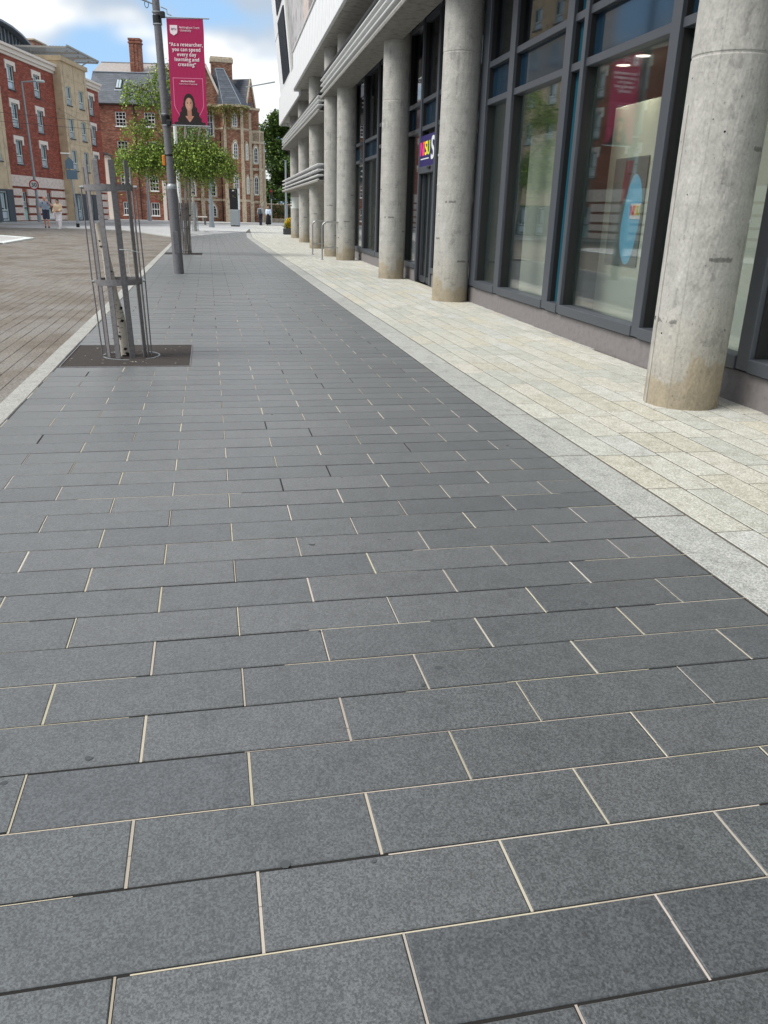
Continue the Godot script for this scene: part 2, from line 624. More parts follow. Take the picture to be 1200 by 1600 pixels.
# ---------------------------------------------------------------- sky, camera, light
func make_sky() -> PanoramaSkyMaterial:
	var w := 1024
	var h := 512
	var f := FastNoiseLite.new()
	f.seed = 5
	f.frequency = 1.0
	f.fractal_octaves = 6
	f.fractal_gain = 0.52
	var big := FastNoiseLite.new()
	big.seed = 9
	big.frequency = 0.55
	big.fractal_octaves = 3
	var buf := PackedFloat32Array()
	buf.resize(w * h * 3)
	for y in h:
		var el := PI * (0.5 - (y + 0.5) / h)
		for x in w:
			var o := (y * w + x) * 3
			var c: Color
			if el < -0.01:
				c = Color(0.30, 0.31, 0.32)
			else:
				var az := TAU * ((x + 0.5) / w - 0.5)
				var dir := Vector3(sin(az) * cos(el), sin(el), -cos(az) * cos(el))
				var q := dir / (dir.y + 0.22)
				q.y = 0.0
				var n1 := f.get_noise_3d(q.x * 1.3 + 3.33, 0.0, q.z * 1.3 + 19.24)
				var n2 := big.get_noise_3d(q.x + 5.661, 3.0, q.z + 25.012)
				var n3 := f.get_noise_3d(q.x * 1.3 + 3.48, 0.5, q.z * 1.3 + 19.39)
				var cover := smoothstep(-0.22, 0.08, n1 + 0.30 * n2 + 0.15)
				var blue := Color(0.34, 0.53, 0.74).lerp(Color(0.15, 0.33, 0.66), clampf(sin(el) * 1.4, 0, 1))
				var lit := clampf(0.55 + 2.4 * (n1 - n3) + 1.1 * n1, 0.0, 1.0)
				var cloud := Color(0.38, 0.45, 0.54).lerp(Color(0.84, 0.84, 0.83), lit)
				cloud = cloud.lerp(Color(0.68, 0.74, 0.79), clampf(1.0 - el * 5.0, 0, 0.3))
				c = blue.lerp(cloud, cover)
			buf[o] = c.r
			buf[o + 1] = c.g
			buf[o + 2] = c.b
	var im := Image.create_from_data(w, h, false, Image.FORMAT_RGBF, buf.to_byte_array())
	var m := PanoramaSkyMaterial.new()
	m.panorama = ImageTexture.create_from_image(im)
	return m


func _ready() -> void:
	rng.seed = 2024
	cam = Camera3D.new()
	cam.name = "camera"
	cam.transform = Transform3D(Basis(Vector3(0.978936, 0.027323, 0.202332), Vector3(0.045527, 0.936838, -0.346787), Vector3(-0.199028, 0.348694, 0.915861)), Vector3(0, EYE, 0))
	cam.fov = 65.184
	cam.near = 0.05
	cam.far = 900.0
	add_child(cam)
	cam.current = true

	var e := Environment.new()
	e.background_mode = Environment.BG_SKY
	e.sky = Sky.new()
	e.sky.sky_material = make_sky()
	e.background_energy_multiplier = 1.0
	e.tonemap_mode = Environment.TONE_MAPPER_LINEAR
	e.tonemap_exposure = 1.38
	e.sdfgi_enabled = true
	e.ssao_enabled = true
	e.ssil_enabled = true
	var we := WorldEnvironment.new()
	we.name = "environment"
	we.environment = e
	add_child(we)

	var sun := DirectionalLight3D.new()
	sun.name = "sun"
	sun.light_color = srgb(255, 249, 240)
	sun.light_energy = 0.92
	sun.light_angular_distance = 30.0
	sun.shadow_enabled = true
	sun.basis = Basis.looking_at(Vector3(0.62, -0.76, -0.08), Vector3.UP)
	add_child(sun)

	make_materials()
	build_ground()
	build_footway()
	build_concrete_building()
	build_far_buildings()
	build_street_things()
	build_trees()
	build_people()


# pixel of the 1200 x 1600 frame that a point falls on; used only to find which pieces show largest
func shows(p: Vector3, pad := 0.04) -> bool:
	var q := cam.transform.affine_inverse() * p
	if q.z > -0.3:
		return false
	var k := tan(deg_to_rad(32.6))
	return absf(q.x / -q.z) < k * 0.75 + pad and absf(q.y / -q.z) < k + pad


# ---------------------------------------------------------------- ground and paving
func build_ground() -> void:
	var gm := MB.new()
	gm.slab(PackedVector2Array([Vector2(-400, -500), Vector2(400, -500), Vector2(400, 200), Vector2(-400, 200)]), -1.0, -0.16)
	tag(part("ground", gm, M.ground, self), "", "", "", "structure")
	# asphalt road beyond the block paving
	var rd := structure("road")
	var r := MB.new()
	r.slab(PackedVector2Array([Vector2(-60, -52), Vector2(-6.2, -52), Vector2(-6.2, -46), Vector2(3, -46), Vector2(4, -60), Vector2(40, -60), Vector2(60, -140), Vector2(-60, -140)]), -0.15, -0.036)
	part("asphalt", r, M.asphalt, rd)
	# grey corner pavement in front of the side street
	var cp := structure("corner_pavement")
	var c := MB.new()
	var poly := PackedVector2Array([Vector2(-1.32, -41.2), Vector2(-1.75, -42.0), Vector2(-4.4, -50.2), Vector2(-6.3, -51.6), Vector2(-8.2, -52.4), Vector2(-8.6, -57), Vector2(-4, -64.5), Vector2(0, -70.5), Vector2(3.4, -74.5), Vector2(3.95, -71.6), Vector2(2.9, -62), Vector2(2.35, -54.0)])
	c.slab(poly, -0.15, 0.0)
	part("paving", c, M.far_paving, cp)
	var edge := [Vector2(-1.42, -41.0), Vector2(-1.9, -42.0), Vector2(-4.52, -50.4), Vector2(-6.4, -51.8), Vector2(-8.35, -52.6), Vector2(-8.75, -57)]
	for i in edge.size() - 1:
		var a: Vector2 = edge[i]
		var b: Vector2 = edge[i + 1]
		var m := int(ceil(a.distance_to(b) / 0.92))
		for k in m:
			var p := a.lerp(b, (k + 0.01) / m)
			var q := a.lerp(b, (k + 0.99) / m)
			var kb := MB.new()
			kb.bar(Vector3(p.x, -0.07, p.y), Vector3(q.x, -0.07, q.y), 0.26, 0.15, Vector3(-(q - p).y, 0, (q - p).x).normalized(), 0.008)
			part("kerb_stone", kb, M.kerb, cp)
	# pavement along the far side of the street
	var fp := structure("far_pavement")
	var f := MB.new()
	f.slab(PackedVector2Array([Vector2(-34, 5), Vector2(-29.5, 5), Vector2(-20.5, -40), Vector2(-14.4, -64.4), Vector2(-10.6, -69), Vector2(-4.2, -78.4), Vector2(1.5, -84), Vector2(5, -88), Vector2(12, -96), Vector2(30, -104), Vector2(30, -125), Vector2(-20, -125)]), -0.15, 0.0)
	part("paving", f, M.far_paving, fp)
	var fe := [Vector2(-29.4, 5), Vector2(-20.4, -40), Vector2(-14.3, -64.3), Vector2(-10.5, -68.8), Vector2(-4.1, -78.2), Vector2(1.6, -83.8), Vector2(5.1, -87.8), Vector2(12.1, -95.7), Vector2(30, -103.6)]
	for i in fe.size() - 1:
		var a: Vector2 = fe[i]
		var b: Vector2 = fe[i + 1]
		var m := int(ceil(a.distance_to(b) / 2.4))
		for k in m:
			var p := a.lerp(b, (k + 0.01) / m)
			var q := a.lerp(b, (k + 0.99) / m)
			var kb := MB.new()
			kb.bar(Vector3(p.x, -0.06, p.y), Vector3(q.x, -0.06, q.y), 0.2, 0.17, Vector3(-(q - p).y, 0, (q - p).x).normalized(), 0.01)
			part("kerb_stone", kb, M.kerb, fp)
	# kerbed island in the carriageway
	var isl := structure("traffic_island")
	var im := MB.new()
	im.slab(PackedVector2Array([Vector2(-7.15, -30.6), Vector2(-7.15, -35.4), Vector2(-8.6, -37.3), Vector2(-12.5, -37.3), Vector2(-12.5, -22)]), -0.15, 0.005)
	part("paving", im, M.far_paving, isl)
	var ie := [Vector2(-12.4, -21.6), Vector2(-6.9, -30.5), Vector2(-6.9, -35.6), Vector2(-8.5, -37.6), Vector2(-12.6, -37.6)]
	for i in ie.size() - 1:
		var a: Vector2 = ie[i]
		var b: Vector2 = ie[i + 1]
		var m := int(ceil(a.distance_to(b) / 0.92))
		for k in m:
			var p := a.lerp(b, (k + 0.01) / m)
			var q := a.lerp(b, (k + 0.99) / m)
			var kb := MB.new()
			kb.bar(Vector3(p.x, -0.055, p.y), Vector3(q.x, -0.055, q.y), 0.3, 0.16, Vector3(-(q - p).y, 0, (q - p).x).normalized(), 0.01)
			part("kerb_stone", kb, M.white_paint if i else M.kerb, isl)


func near_first(a, b) -> bool:
	return a[0] < b[0]


func build_footway() -> void:
	var bed := MB.new()
	# ---- dark granite footway
	var fw := structure("dark_footway")
	bed.slab(PackedVector2Array([Vector2(-1.299, 3), Vector2(1.862, 3), Vector2(1.862, -42), Vector2(2.352, -54), Vector2(-1.299, -54)]), -0.15, -0.004)
	part("bedding", bed, M.bed, fw)
	var list := []
	for k in range(-14, 268):
		var z1 := -0.913 - 0.2 * k
		var off := 0.303 if k % 2 == 0 else 0.040
		var x := off - 0.525 * 5
		while x < 2.3:
			var xa := maxf(x, -1.294)
			var lim := 1.858
			if z1 < -42:
				lim = 1.858 + (-42 - z1) * 0.0408
			var xb := minf(x + 0.525, lim)
			x += 0.525
			if xb - xa < 0.07:
				continue
			if xa - 0.07 < -1.294:
				xa = -1.294
			if xb + 0.07 > lim:
				xb = lim
			# the tree pits
			var zc := z1 - 0.1
			if pit(zc):
				if xb <= -0.2:
					continue
				xa = maxf(xa, -0.205)
				if xb - xa < 0.05:
					continue
			var cx := (xa + xb) * 0.5
			var see := shows(Vector3(cx, 0, zc), 0.12)
			list.append([Vector2(cx, zc).length() if see else 900.0 + absf(zc), xa, xb, zc, k])
	list.sort_custom(near_first)
	var cache := {}
	var skins: Array = [M.granite, M.granite, M.granite_worn, M.granite_light, M.granite]
	var field := MB.new()
	for i in list.size():
		var p: Array = list[i]
		var w: float = p[2] - p[1] - 0.007
		var tone := 1.0 + rng.randf_range(-0.08, 0.07)
		var dy := rng.randf_range(-0.0009, 0.0009)
		if i < 300:
			var key := int(round(w * 500)) * 4 + rng.randi() % 4
			if not cache.has(key):
				var m := MB.new()
				m.col = Color(tone, tone, tone * rng.randf_range(0.995, 1.012))
				m.box(Vector3(0, -0.015, 0), Vector3(w, 0.03, 0.1928), 0.0022)
				cache[key] = m.done()
			var tf := Transform3D(Basis.from_euler(Vector3(rng.randf_range(-0.002, 0.002), rng.randf_range(-0.002, 0.002), rng.randf_range(-0.0012, 0.0012))), Vector3((p[1] + p[2]) * 0.5, dy, p[3]))
			part("paver", cache[key], skins[rng.randi() % 5], fw, tf)
		else:
			field.col = Color(tone, tone, tone * rng.randf_range(0.995, 1.012))
			var a: float = p[1] + 0.0035
			var b: float = p[2] - 0.0035
			var z0: float = p[3] - 0.0950
			var z1: float = p[3] + 0.0950
			field.quad(Vector3(a, dy, z1), Vector3(b, dy, z1), Vector3(b, dy, z0), Vector3(a, dy, z0))
			field.quad(Vector3(a, -0.004, z1), Vector3(b, -0.004, z1), Vector3(b, dy, z1), Vector3(a, dy, z1))
			field.quad(Vector3(b, -0.004, z1), Vector3(b, -0.004, z0), Vector3(b, dy, z0), Vector3(b, dy, z1))
			field.quad(Vector3(a, -0.004, z0), Vector3(a, -0.004, z1), Vector3(a, dy, z1), Vector3(a, dy, z0))
			field.quad(Vector3(b, -0.004, z0), Vector3(a, -0.004, z0), Vector3(a, dy, z0), Vector3(b, dy, z0))
	tag(part("paver_field", field, M.granite, fw), "", "", "", "stuff")
	# mortar: pale in the cross joints, patchy along the courses
	var mo := MB.new()
	for p in list:
		var zc: float = p[3]
		if zc < -30.0:
			continue
		var q := rng.randf()
		var dark: bool = zc < -2.6 and q < (0.06 if p[1] > -0.9 else 0.42) + clampf((-zc - 5.0) * 0.05, 0.0, 0.55)
		if not dark and p[1] > -1.3 and zc > -19.0:
			var s := rng.randf_range(0.6, 1.0)
			mo.col = Color(s, s * rng.randf_range(0.93, 1.0), s * rng.randf_range(0.84, 1.0))
			var x: float = p[1]
			var hw := rng.randf_range(0.0018, 0.0034)
			var hy := rng.randf_range(-0.0018, -0.0006)
			if rng.randf() < 0.25:
				var zz := zc + rng.randf_range(-0.05, 0.05)
				mo.quad(Vector3(x - hw, hy, zz), Vector3(x + hw, hy, zz), Vector3(x + hw, hy, zc - 0.099), Vector3(x - hw, hy, zc - 0.099))
				mo.quad(Vector3(x - hw, hy - 0.0012, zc + 0.099), Vector3(x + hw, hy - 0.0012, zc + 0.099), Vector3(x + hw, hy - 0.0012, zz), Vector3(x - hw, hy - 0.0012, zz))
			else:
				mo.quad(Vector3(x - hw, hy, zc + 0.099), Vector3(x + hw, hy, zc + 0.099), Vector3(x + hw, hy, zc - 0.099), Vector3(x - hw, hy, zc - 0.099))
	var k := -12
	while k < 60:
		var z := -0.913 - 0.2 * k
		var x := -1.3
		while x < 1.85:
			var ln := rng.randf_range(0.15, 0.9)
			var pale := clampf(1.0 - k * 0.05, 0.0, 0.92) * (0.8 + 0.15 * x)
			if rng.randf() < pale:
				var s := rng.randf_range(0.72, 1.0)
				mo.col = Color(s, s * rng.randf_range(0.92, 1.0), s * rng.randf_range(0.82, 0.97))
				var hy := rng.randf_range(-0.0018, -0.0006)
				var hw := rng.randf_range(0.0018, 0.0036)
				mo.quad(Vector3(x, hy, z + 0.0038), Vector3(x + ln, hy, z + 0.0038), Vector3(x + ln, hy, z + 0.0038 - hw), Vector3(x, hy, z + 0.0038 - hw))
			x += ln
		k += 1
	tag(part("mortar_joint", mo, M.mortar, fw), "", "", "", "stuff")

	# chewing gum and dark spots trodden into the slabs
	var gum := MB.new()
	var spots := [[0.62, -2.02, 0.010], [0.36, -3.02, 0.014], [0.95, -1.22, 0.008], [1.25, -2.35, 0.014], [-0.35, -1.75, 0.010], [0.10, -1.32, 0.012]]
	for q in 26:
		spots.append([rng.randf_range(-1.2, 1.8), -1.0 - 9.0 * pow(rng.randf(), 1.3), rng.randf_range(0.003, 0.008)])
	for q in spots:
		var rr := PackedVector2Array()
		for j in 9:
			rr.append(Vector2(q[0], q[1]) + Vector2(cos(TAU * j / 9) * 1.2, sin(TAU * j / 9)) * q[2] * rng.randf_range(0.6, 1.15))
		var s := rng.randf_range(0.5, 1.0)
		gum.col = Color(s, s, s)
		gum.slab(rr, 0.0002, 0.0011)
	tag(part("gum_spot", gum, mat(srgb(78, 82, 84), 0.6), fw), "", "", "", "stuff")

	# ---- kerb between footway and carriageway
	var kb := structure("kerb")
	var kbm := MB.new()
	kbm.slab(PackedVector2Array([Vector2(-1.44, 3), Vector2(-1.30, 3), Vector2(-1.30, -41.5), Vector2(-1.44, -41.5)]), -0.15, -0.035)
	part("bedding", kbm, M.bed, kb)
	var kmesh := []
	for j in 3:
		var m := MB.new()
		m.col = g(1.0 - 0.05 * j)
		m.box(Vector3(0, -0.055, 0), Vector3(0.143, 0.112, 0.913), 0.006)
		kmesh.append(m.done())
	for i in 48:
		part("kerb_stone", kmesh[rng.randi() % 3], M.kerb, kb, Transform3D(Basis(Vector3.UP, rng.randf_range(-0.002, 0.002)), Vector3(-1.3715 + rng.randf_range(-0.001, 0.001), 0.001 + rng.randf_range(-0.001, 0.001), 2.0 - i * 0.918)))

	# ---- pale granite footway along the building
	var pw := structure("pale_footway")
	var pb := MB.new()
	var outer := PackedVector2Array([Vector2(1.864, 3), Vector2(3.74, 3), Vector2(4.75, -46), Vector2(8.5, -70), Vector2(11, -78), Vector2(9.5, -82), Vector2(6, -80.5), Vector2(4.6, -77.0), Vector2(3.97, -71.6), Vector2(2.92, -62), Vector2(2.36, -54.0), Vector2(1.864, -42)])
	pb.slab(outer, -0.15, -0.0022)
	part("bedding", pb, M.pale_bed, pw)
	var edg := []
	for i in 52:
		edg.append(-3.14 + 1.0 * 4 - 1.0 * i)
	for z in edg:
		var m := MB.new()
		m.col = g(rng.randf_range(0.88, 1.03))
		var dx := maxf(0.0, (-42 - z)) * 0.0408
		m.box(Vector3(1.996 + dx, -0.02, z - 0.5), Vector3(0.256, 0.04, 0.988), 0.003)
		part("edging_slab", m, M.edging, pw)
	var slabs := []
	for r in range(0, 15):
		var x0 := 2.134 + 0.1975 * r
		var z := 3.0 - rng.randf() * 0.6
		while z > -78.0:
			var ln := 0.6 if rng.randf() < 0.7 else 0.45
			var lim := 3.79 - 0.021 * z
			var xa := x0 + maxf(0.0, (-42 - z)) * 0.0408
			var zc := z - ln * 0.5
			z -= ln
			if zc < -46:
				lim = 4.75 + (-46 - zc) * 0.16
			if r > 8 and zc > -30:
				if xa > lim:
					continue
			var xb := minf(xa + 0.1975, lim)
			if xb - xa < 0.04:
				continue
			var see := shows(Vector3((xa + xb) * 0.5, 0, zc), 0.05)
			slabs.append([Vector2(xa, zc).length() if see else 900.0, xa, xb, zc, ln])
	slabs.sort_custom(near_first)
	var pf := MB.new()
	var pcache := {}
	var pskin: Array = [M.pale, M.pale_warm, M.pale_cool, M.pale, M.pale_cool]
	for i in slabs.size():
		var p: Array = slabs[i]
		var tone := rng.randf_range(0.86, 1.04)
		var w: float = p[2] - p[1] - 0.0095
		var dy := rng.randf_range(-0.0008, 0.0008)
		if i < 300:
			var key := int(round(w * 300)) * 64 + int(p[4] * 40) + (rng.randi() % 4) * 100000
			if not pcache.has(key):
				var m := MB.new()
				m.col = Color(tone, tone, tone * rng.randf_range(0.95, 1.0))
				m.box(Vector3(0, -0.0125, 0), Vector3(w, 0.025, p[4] - 0.0095), 0.0024)
				pcache[key] = m.done()
			part("paver", pcache[key], pskin[rng.randi() % 5], pw, at((p[1] + p[2]) * 0.5, dy, p[3], rng.randf_range(-0.0015, 0.0015)))
		else:
			pf.col = Color(tone, tone, tone * rng.randf_range(0.94, 1.0))
			var a: float = p[1] + 0.004
			var b: float = p[2] - 0.004
			var z0: float = p[3] - p[4] * 0.5 + 0.004
			var z1: float = p[3] + p[4] * 0.5 - 0.004
			pf.quad(Vector3(a, dy, z1), Vector3(b, dy, z1), Vector3(b, dy, z0), Vector3(a, dy, z0))
			pf.quad(Vector3(a, -0.0022, z1), Vector3(b, -0.0022, z1), Vector3(b, dy, z1), Vector3(a, dy, z1))
			pf.quad(Vector3(a, -0.0022, z0), Vector3(a, -0.0022, z1), Vector3(a, dy, z1), Vector3(a, dy, z0))
			pf.quad(Vector3(b, -0.0022, z1), Vector3(b, -0.0022, z0), Vector3(b, dy, z0), Vector3(b, dy, z1))
	tag(part("paver_field", pf, M.pale, pw), "", "", "", "stuff")

	# ---- block paved carriageway
	var cw := structure("block_carriageway")
	var cb := MB.new()
	cb.slab(PackedVector2Array([Vector2(-24, 3), Vector2(-1.445, 3), Vector2(-1.445, -41.5), Vector2(-2.05, -42), Vector2(-4.66, -50.4), Vector2(-6.3, -52), Vector2(-22, -52)]), -0.15, -0.0345)
	part("bedding", cb, M.road_bed, cw)
	var setts := []
	for i in 110:
		var x := -1.445 - 0.0635 - 0.127 * i
		var z := 2.0 - (0.127 if i % 2 else 0.0)
		while z > -51.8:
			var ok := not (z < -41.8 and x > -2.2 - (-42.0 - z) * 0.31)
			if ok:
				var see := shows(Vector3(x, -0.03, z), 0.03)
				if see or z > -44.0:
					setts.append([Vector2(x, z).length() if see else 500.0 - z * 0.01, x, z])
			z -= 0.254
	setts.sort_custom(near_first)
	var smesh := []
	for j in 5:
		var m := MB.new()
		var s := 0.90 + 0.045 * j
		m.col = Color(s, s * (0.97 + 0.01 * (j % 3)), s * (0.95 + 0.02 * (j % 2)))
		m.box(Vector3(0, -0.02, 0), Vector3(0.123, 0.04, 0.250), 0.003)
		smesh.append(m.done())
	for i in mini(300, setts.size()):
		var p: Array = setts[i]
		part("sett", smesh[rng.randi() % 5], M.sett, cw, Transform3D(Basis.from_euler(Vector3(rng.randf_range(-0.008, 0.008), rng.randf_range(-0.01, 0.01), rng.randf_range(-0.005, 0.005))), Vector3(p[1], -0.03 + rng.randf_range(-0.0015, 0.0015), p[2])))
	var mm := MultiMesh.new()
	mm.transform_format = MultiMesh.TRANSFORM_3D
	mm.use_colors = true
	var one := MB.new()
	one.box(Vector3(0, -0.02, 0), Vector3(0.123, 0.04, 0.250), 0.0)
	mm.mesh = one.done()
	mm.instance_count = setts.size() - mini(300, setts.size())
	for i in mm.instance_count:
		var p: Array = setts[i + 300]
		var s := rng.randf_range(0.9, 1.08)
		mm.set_instance_transform(i, Transform3D(Basis.from_euler(Vector3(rng.randf_range(-0.008, 0.008), rng.randf_range(-0.01, 0.01), rng.randf_range(-0.004, 0.004))), Vector3(p[1], -0.03 + rng.randf_range(-0.0015, 0.0015), p[2])))
		mm.set_instance_color(i, Color(s, s * rng.randf_range(0.96, 1.0), s * rng.randf_range(0.92, 0.99)))
	var mi := MultiMeshInstance3D.new()
	mi.name = "sett_field"
	mi.multimesh = mm
	mi.material_override = M.sett
	mi.set_meta("kind", "stuff")
	cw.add_child(mi, true)


func pit(z: float) -> bool:
	return (z < -7.12 and z > -8.32) or (z < -25.4 and z > -26.6) or (z < -51.6 and z > -52.8)


# ---------------------------------------------------------------- the concrete building
# its own axes: x along the front (negative away down the street), z out towards the street
func build_concrete_building() -> void:
	var rot := Basis(Vector3(-0.021, 0, 1).normalized(), Vector3.UP, Vector3(-1, 0, -0.021).normalized())
	var b := thing("concrete_building", "large grey building with round concrete columns, glazed ground floor and white overhanging upper storey", "building", Transform3D(rot, Vector3(3.80, 0, 0)))
	# plinth and sill
	var pl := MB.new()
	for r in [[-25.4, -16.62], [-15.38, 6.0]]:
		pl.box(Vector3((r[0] + r[1]) * 0.5, 0.06, -0.06), Vector3(r[1] - r[0], 0.36, 0.16), 0.006)
	part("plinth", pl, M.plinth, b)
	# uprights of the curtain wall: [distance, width, bottom, top]
	var ups := [[-4.4, 0.1], [-1.9, 0.1], [0.6, 0.1], [3.0, 0.1], [5.33, 0.16], [7.045, 0.15], [8.955, 0.085], [9.40, 0.18], [11.31, 0.19], [12.53, 0.32], [15.33, 0.12], [16.60, 0.1], [17.88, 0.14], [19.7, 0.1], [21.36, 0.12], [23.55, 0.13], [25.42, 0.1]]
	for u in ups:
		var m := MB.new()
		var y0 := 0.255
		if u[0] > 15.0 and u[0] < 16.7:
			y0 = 0.02
		m.box(Vector3(-u[0], (5.64 + y0) * 0.5, -0.035), Vector3(u[1], 5.64 - y0, 0.17), 0.006)
		part("mullion", m, M.frame, b)
		var sh := MB.new()   # the darker cap strip on the near flank
		sh.box(Vector3(-u[0] + u[1] * 0.5 + 0.006, (5.62 + y0) * 0.5, -0.05), Vector3(0.01, 5.62 - y0, 0.12))
		part("mullion_gasket", sh, M.rubber, b)
	# bays between them
	for i in ups.size() - 1:
		var a: float = ups[i][0] + ups[i][1] * 0.5
		var d: float = ups[i + 1][0] - ups[i + 1][1] * 0.5
		var w := d - a
		var cx := -(a + d) * 0.5
		var far_bay: bool = ups[i][0] > 21.0
		var t1 := 2.645 if far_bay else 2.83
		var t2 := 3.10 if far_bay else 3.31
		var t3 := 4.72 if far_bay else 4.66
		var door: bool = absf(ups[i][0] - 15.33) < 0.1
		var strip: bool = absf(ups[i][0] - 8.955) < 0.1
		var lines := [0.30, t1, t2, t3, 5.60]
		for k in 5:
			if door and k == 0:
				continue
			var m := MB.new()
			var hh := 0.10 if k == 0 else 0.08
			var dep := 0.16 if k == 0 else 0.12
			m.box(Vector3(cx, lines[k], -0.05 + dep * 0.5 - 0.05), Vector3(w, hh, dep), 0.005)
			part("sill" if k == 0 else "transom", m, M.frame, b)
		for k in 4:
			var y0: float = lines[k] + 0.04
			var y1: float = lines[k + 1] - 0.04
			if door and k == 0:
				continue
			var m := MB.new()
			var solid := k == 1 or strip
			m.box(Vector3(cx, (y0 + y1) * 0.5, -0.055), Vector3(w, y1 - y0 + 0.02, 0.014))
			var o := part("spandrel_panel" if solid else "pane", m, (M.teal if strip else M.spandrel) if solid else (M.glass if k == 0 else M.dark_glass), b)
			if not solid:   # the inner sheet of the double glazing
				var inn := MB.new()
				inn.box(Vector3(cx, (y0 + y1) * 0.5, -0.085), Vector3(w, y1 - y0 + 0.02, 0.006))
				part("inner_pane", inn, M.glass, o)
	# the entrance in the door bay
	var door_node := MB.new()
	door_node.box(Vector3(-15.975, 2.09, -0.01), Vector3(1.17, 0.12, 0.14), 0.006)
	var dh := part("door", door_node, M.frame, b)
	for s in [[-15.42, 0.05], [-16.02, 0.09], [-16.52, 0.05]]:
		var m := MB.new()
		m.box(Vector3(s[0], 1.03, -0.06), Vector3(s[1], 1.98, 0.06), 0.004)
		part("door_stile", m, M.frame_dark, dh)
	for s in [-15.72, -16.28]:
		var m := MB.new()
		m.box(Vector3(s, 1.06, -0.06), Vector3(0.47, 1.88, 0.012))
		part("door_pane", m, M.glass, dh)
		var rl := MB.new()
		rl.box(Vector3(s, 0.07, -0.06), Vector3(0.47, 0.12, 0.05), 0.004)
		part("door_rail", rl, M.frame_dark, dh)
	var sen := MB.new()
	sen.box(Vector3(-15.62, 2.115, 0.075), Vector3(0.16, 0.05, 0.05), 0.012)
	part("door_sensor", sen, M.black, dh)
	# columns
	var cols := [[5.39, 0.47, 2.30], [12.81, 0.31, 3.50], [17.36, 0.39, 3.38], [23.98, 0.45, 3.20], [25.95, 0.58, 3.02], [31.45, 0.50, 3.3], [37.5, 0.38, 3.3], [43.5, 0.29, 3.3], [-2.0, 0.45, 3.3]]
	for i in cols.size():
		var cdat: Array = cols[i]
		var m := MB.new()
		var j: float = cdat[2]
		var cr := 0.282 if i == 1 else 0.268
		m.lathe(Vector3.ZERO, [[cr, -0.01], [cr, j - 0.012], [cr - 0.004, j - 0.004], [cr - 0.004, j + 0.004], [cr + 0.0005, j + 0.012], [cr + 0.0005, 5.70]], 48)
		var o := part("column", m, M.concrete, b, Transform3D(Basis(Vector3.UP, 1.1 + 2.1 * i), Vector3(-cdat[0], 0, cdat[1])))
		if i == 0:
			var seam := MB.new()
			seam.xf = Transform3D(Basis(Vector3.UP, 1.1).inverse(), Vector3.ZERO)
			var dir := Vector3(-0.10, 0, 0.995).normalized()
			seam.bar(dir * 0.271 + Vector3.UP * 0.0, dir * 0.271 + Vector3.UP * 2.02, 0.026, 0.008, Vector3(-dir.z, 0, dir.x), 0.004)
			part("cover_strip", seam, M.panel_shade, o)
			tag(o, "thick concrete column with a brown stained foot, standing nearest")
		# pock marks and small fixings
		var rr := RandomNumberGenerator.new()
		rr.seed = 900 + i
		var pk := MB.new()
		for k in 22:
			var th := rr.randf() * TAU
			var y := rr.randf_range(0.1, 2.6)
			var s := rr.randf_range(0.003, 0.008)
			var dd := Vector3(cos(th), 0, sin(th))
			pk.xf = Transform3D(Basis(Vector3(-dd.z, 0, dd.x), Vector3.UP, dd), dd * (cr + 0.0002) + Vector3.UP * y)
			var ring := PackedVector2Array()
			for q in 7:
				ring.append(Vector2(cos(TAU * q / 7), sin(TAU * q / 7)) * s * rr.randf_range(0.6, 1.2))
			pk.plate(ring, -0.001, 0.0012)
		tag(part("pock_mark", pk, M.plinth, o), "", "", "", "stuff")
		for k in (3 if i == 1 else 1):
			var th := PI * 0.5 + 0.3 * k - 1.1 - 2.1 * i - 0.2
			var fx := MB.new()
			var dd := Vector3(cos(th), 0, sin(th))
			fx.tube([dd * (cr - 0.004) + Vector3.UP * (1.3 + 0.42 * k), dd * (cr + 0.008) + Vector3.UP * (1.3 + 0.42 * k)], [0.012], 10)
			part("fixing", fx, M.white_paint, o)
	# small notice bands on the two far columns
	var nt := MB.new()
	nt.lathe(Vector3(-43.5, 0, 0.29), [[0.272, 1.42], [0.272, 1.95]], 24)
	var no := part("notice", nt, M.white_paint, b)
	for k in 3:
		var ar := MB.new()
		ar.box(Vector3(-43.40 + 0.0, 1.55 + 0.13 * k, 0.55), Vector3(0.12 - 0.03 * (k % 2), 0.05, 0.03), 0.002)
		part("print", ar, M.spandrel, no)
	# soffit, fascia, upper storey
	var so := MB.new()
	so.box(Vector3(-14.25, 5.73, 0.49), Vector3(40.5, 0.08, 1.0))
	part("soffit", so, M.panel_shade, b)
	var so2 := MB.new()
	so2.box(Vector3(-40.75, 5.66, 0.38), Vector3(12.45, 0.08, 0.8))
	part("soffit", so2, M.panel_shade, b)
	var x := 6.0
	while x > -34.4:
		var w := minf(3.0, x + 34.5)
		var m := MB.new()
		m.box(Vector3(x - w * 0.5, 6.28, 1.03), Vector3(w - 0.012, 1.22, 0.08), 0.004)
		part("fascia_panel", m, M.panel, b)
		x -= 3.0
	var cp := MB.new()
	cp.box(Vector3(-14.25, 6.93, 1.0), Vector3(40.5, 0.06, 0.22), 0.01)
	part("coping", cp, M.fin, b)
	x = -34.56
	while x > -46.9:
		var m := MB.new()
		m.box(Vector3(x - 2.06, 6.13, 0.82), Vector3(4.10, 1.28, 0.08), 0.004)
		part("fascia_panel", m, M.panel, b)
		x -= 4.12
	var en := MB.new()
	en.box(Vector3(-46.95, 6.13, -3.2), Vector3(0.08, 1.28, 8.0), 0.004)
	part("fascia_panel", en, M.panel, b)
	var ret := MB.new()
	ret.box(Vector3(-34.53, 6.25, 0.93), Vector3(0.06, 1.3, 0.26), 0.004)
	part("fascia_return", ret, M.panel, b)
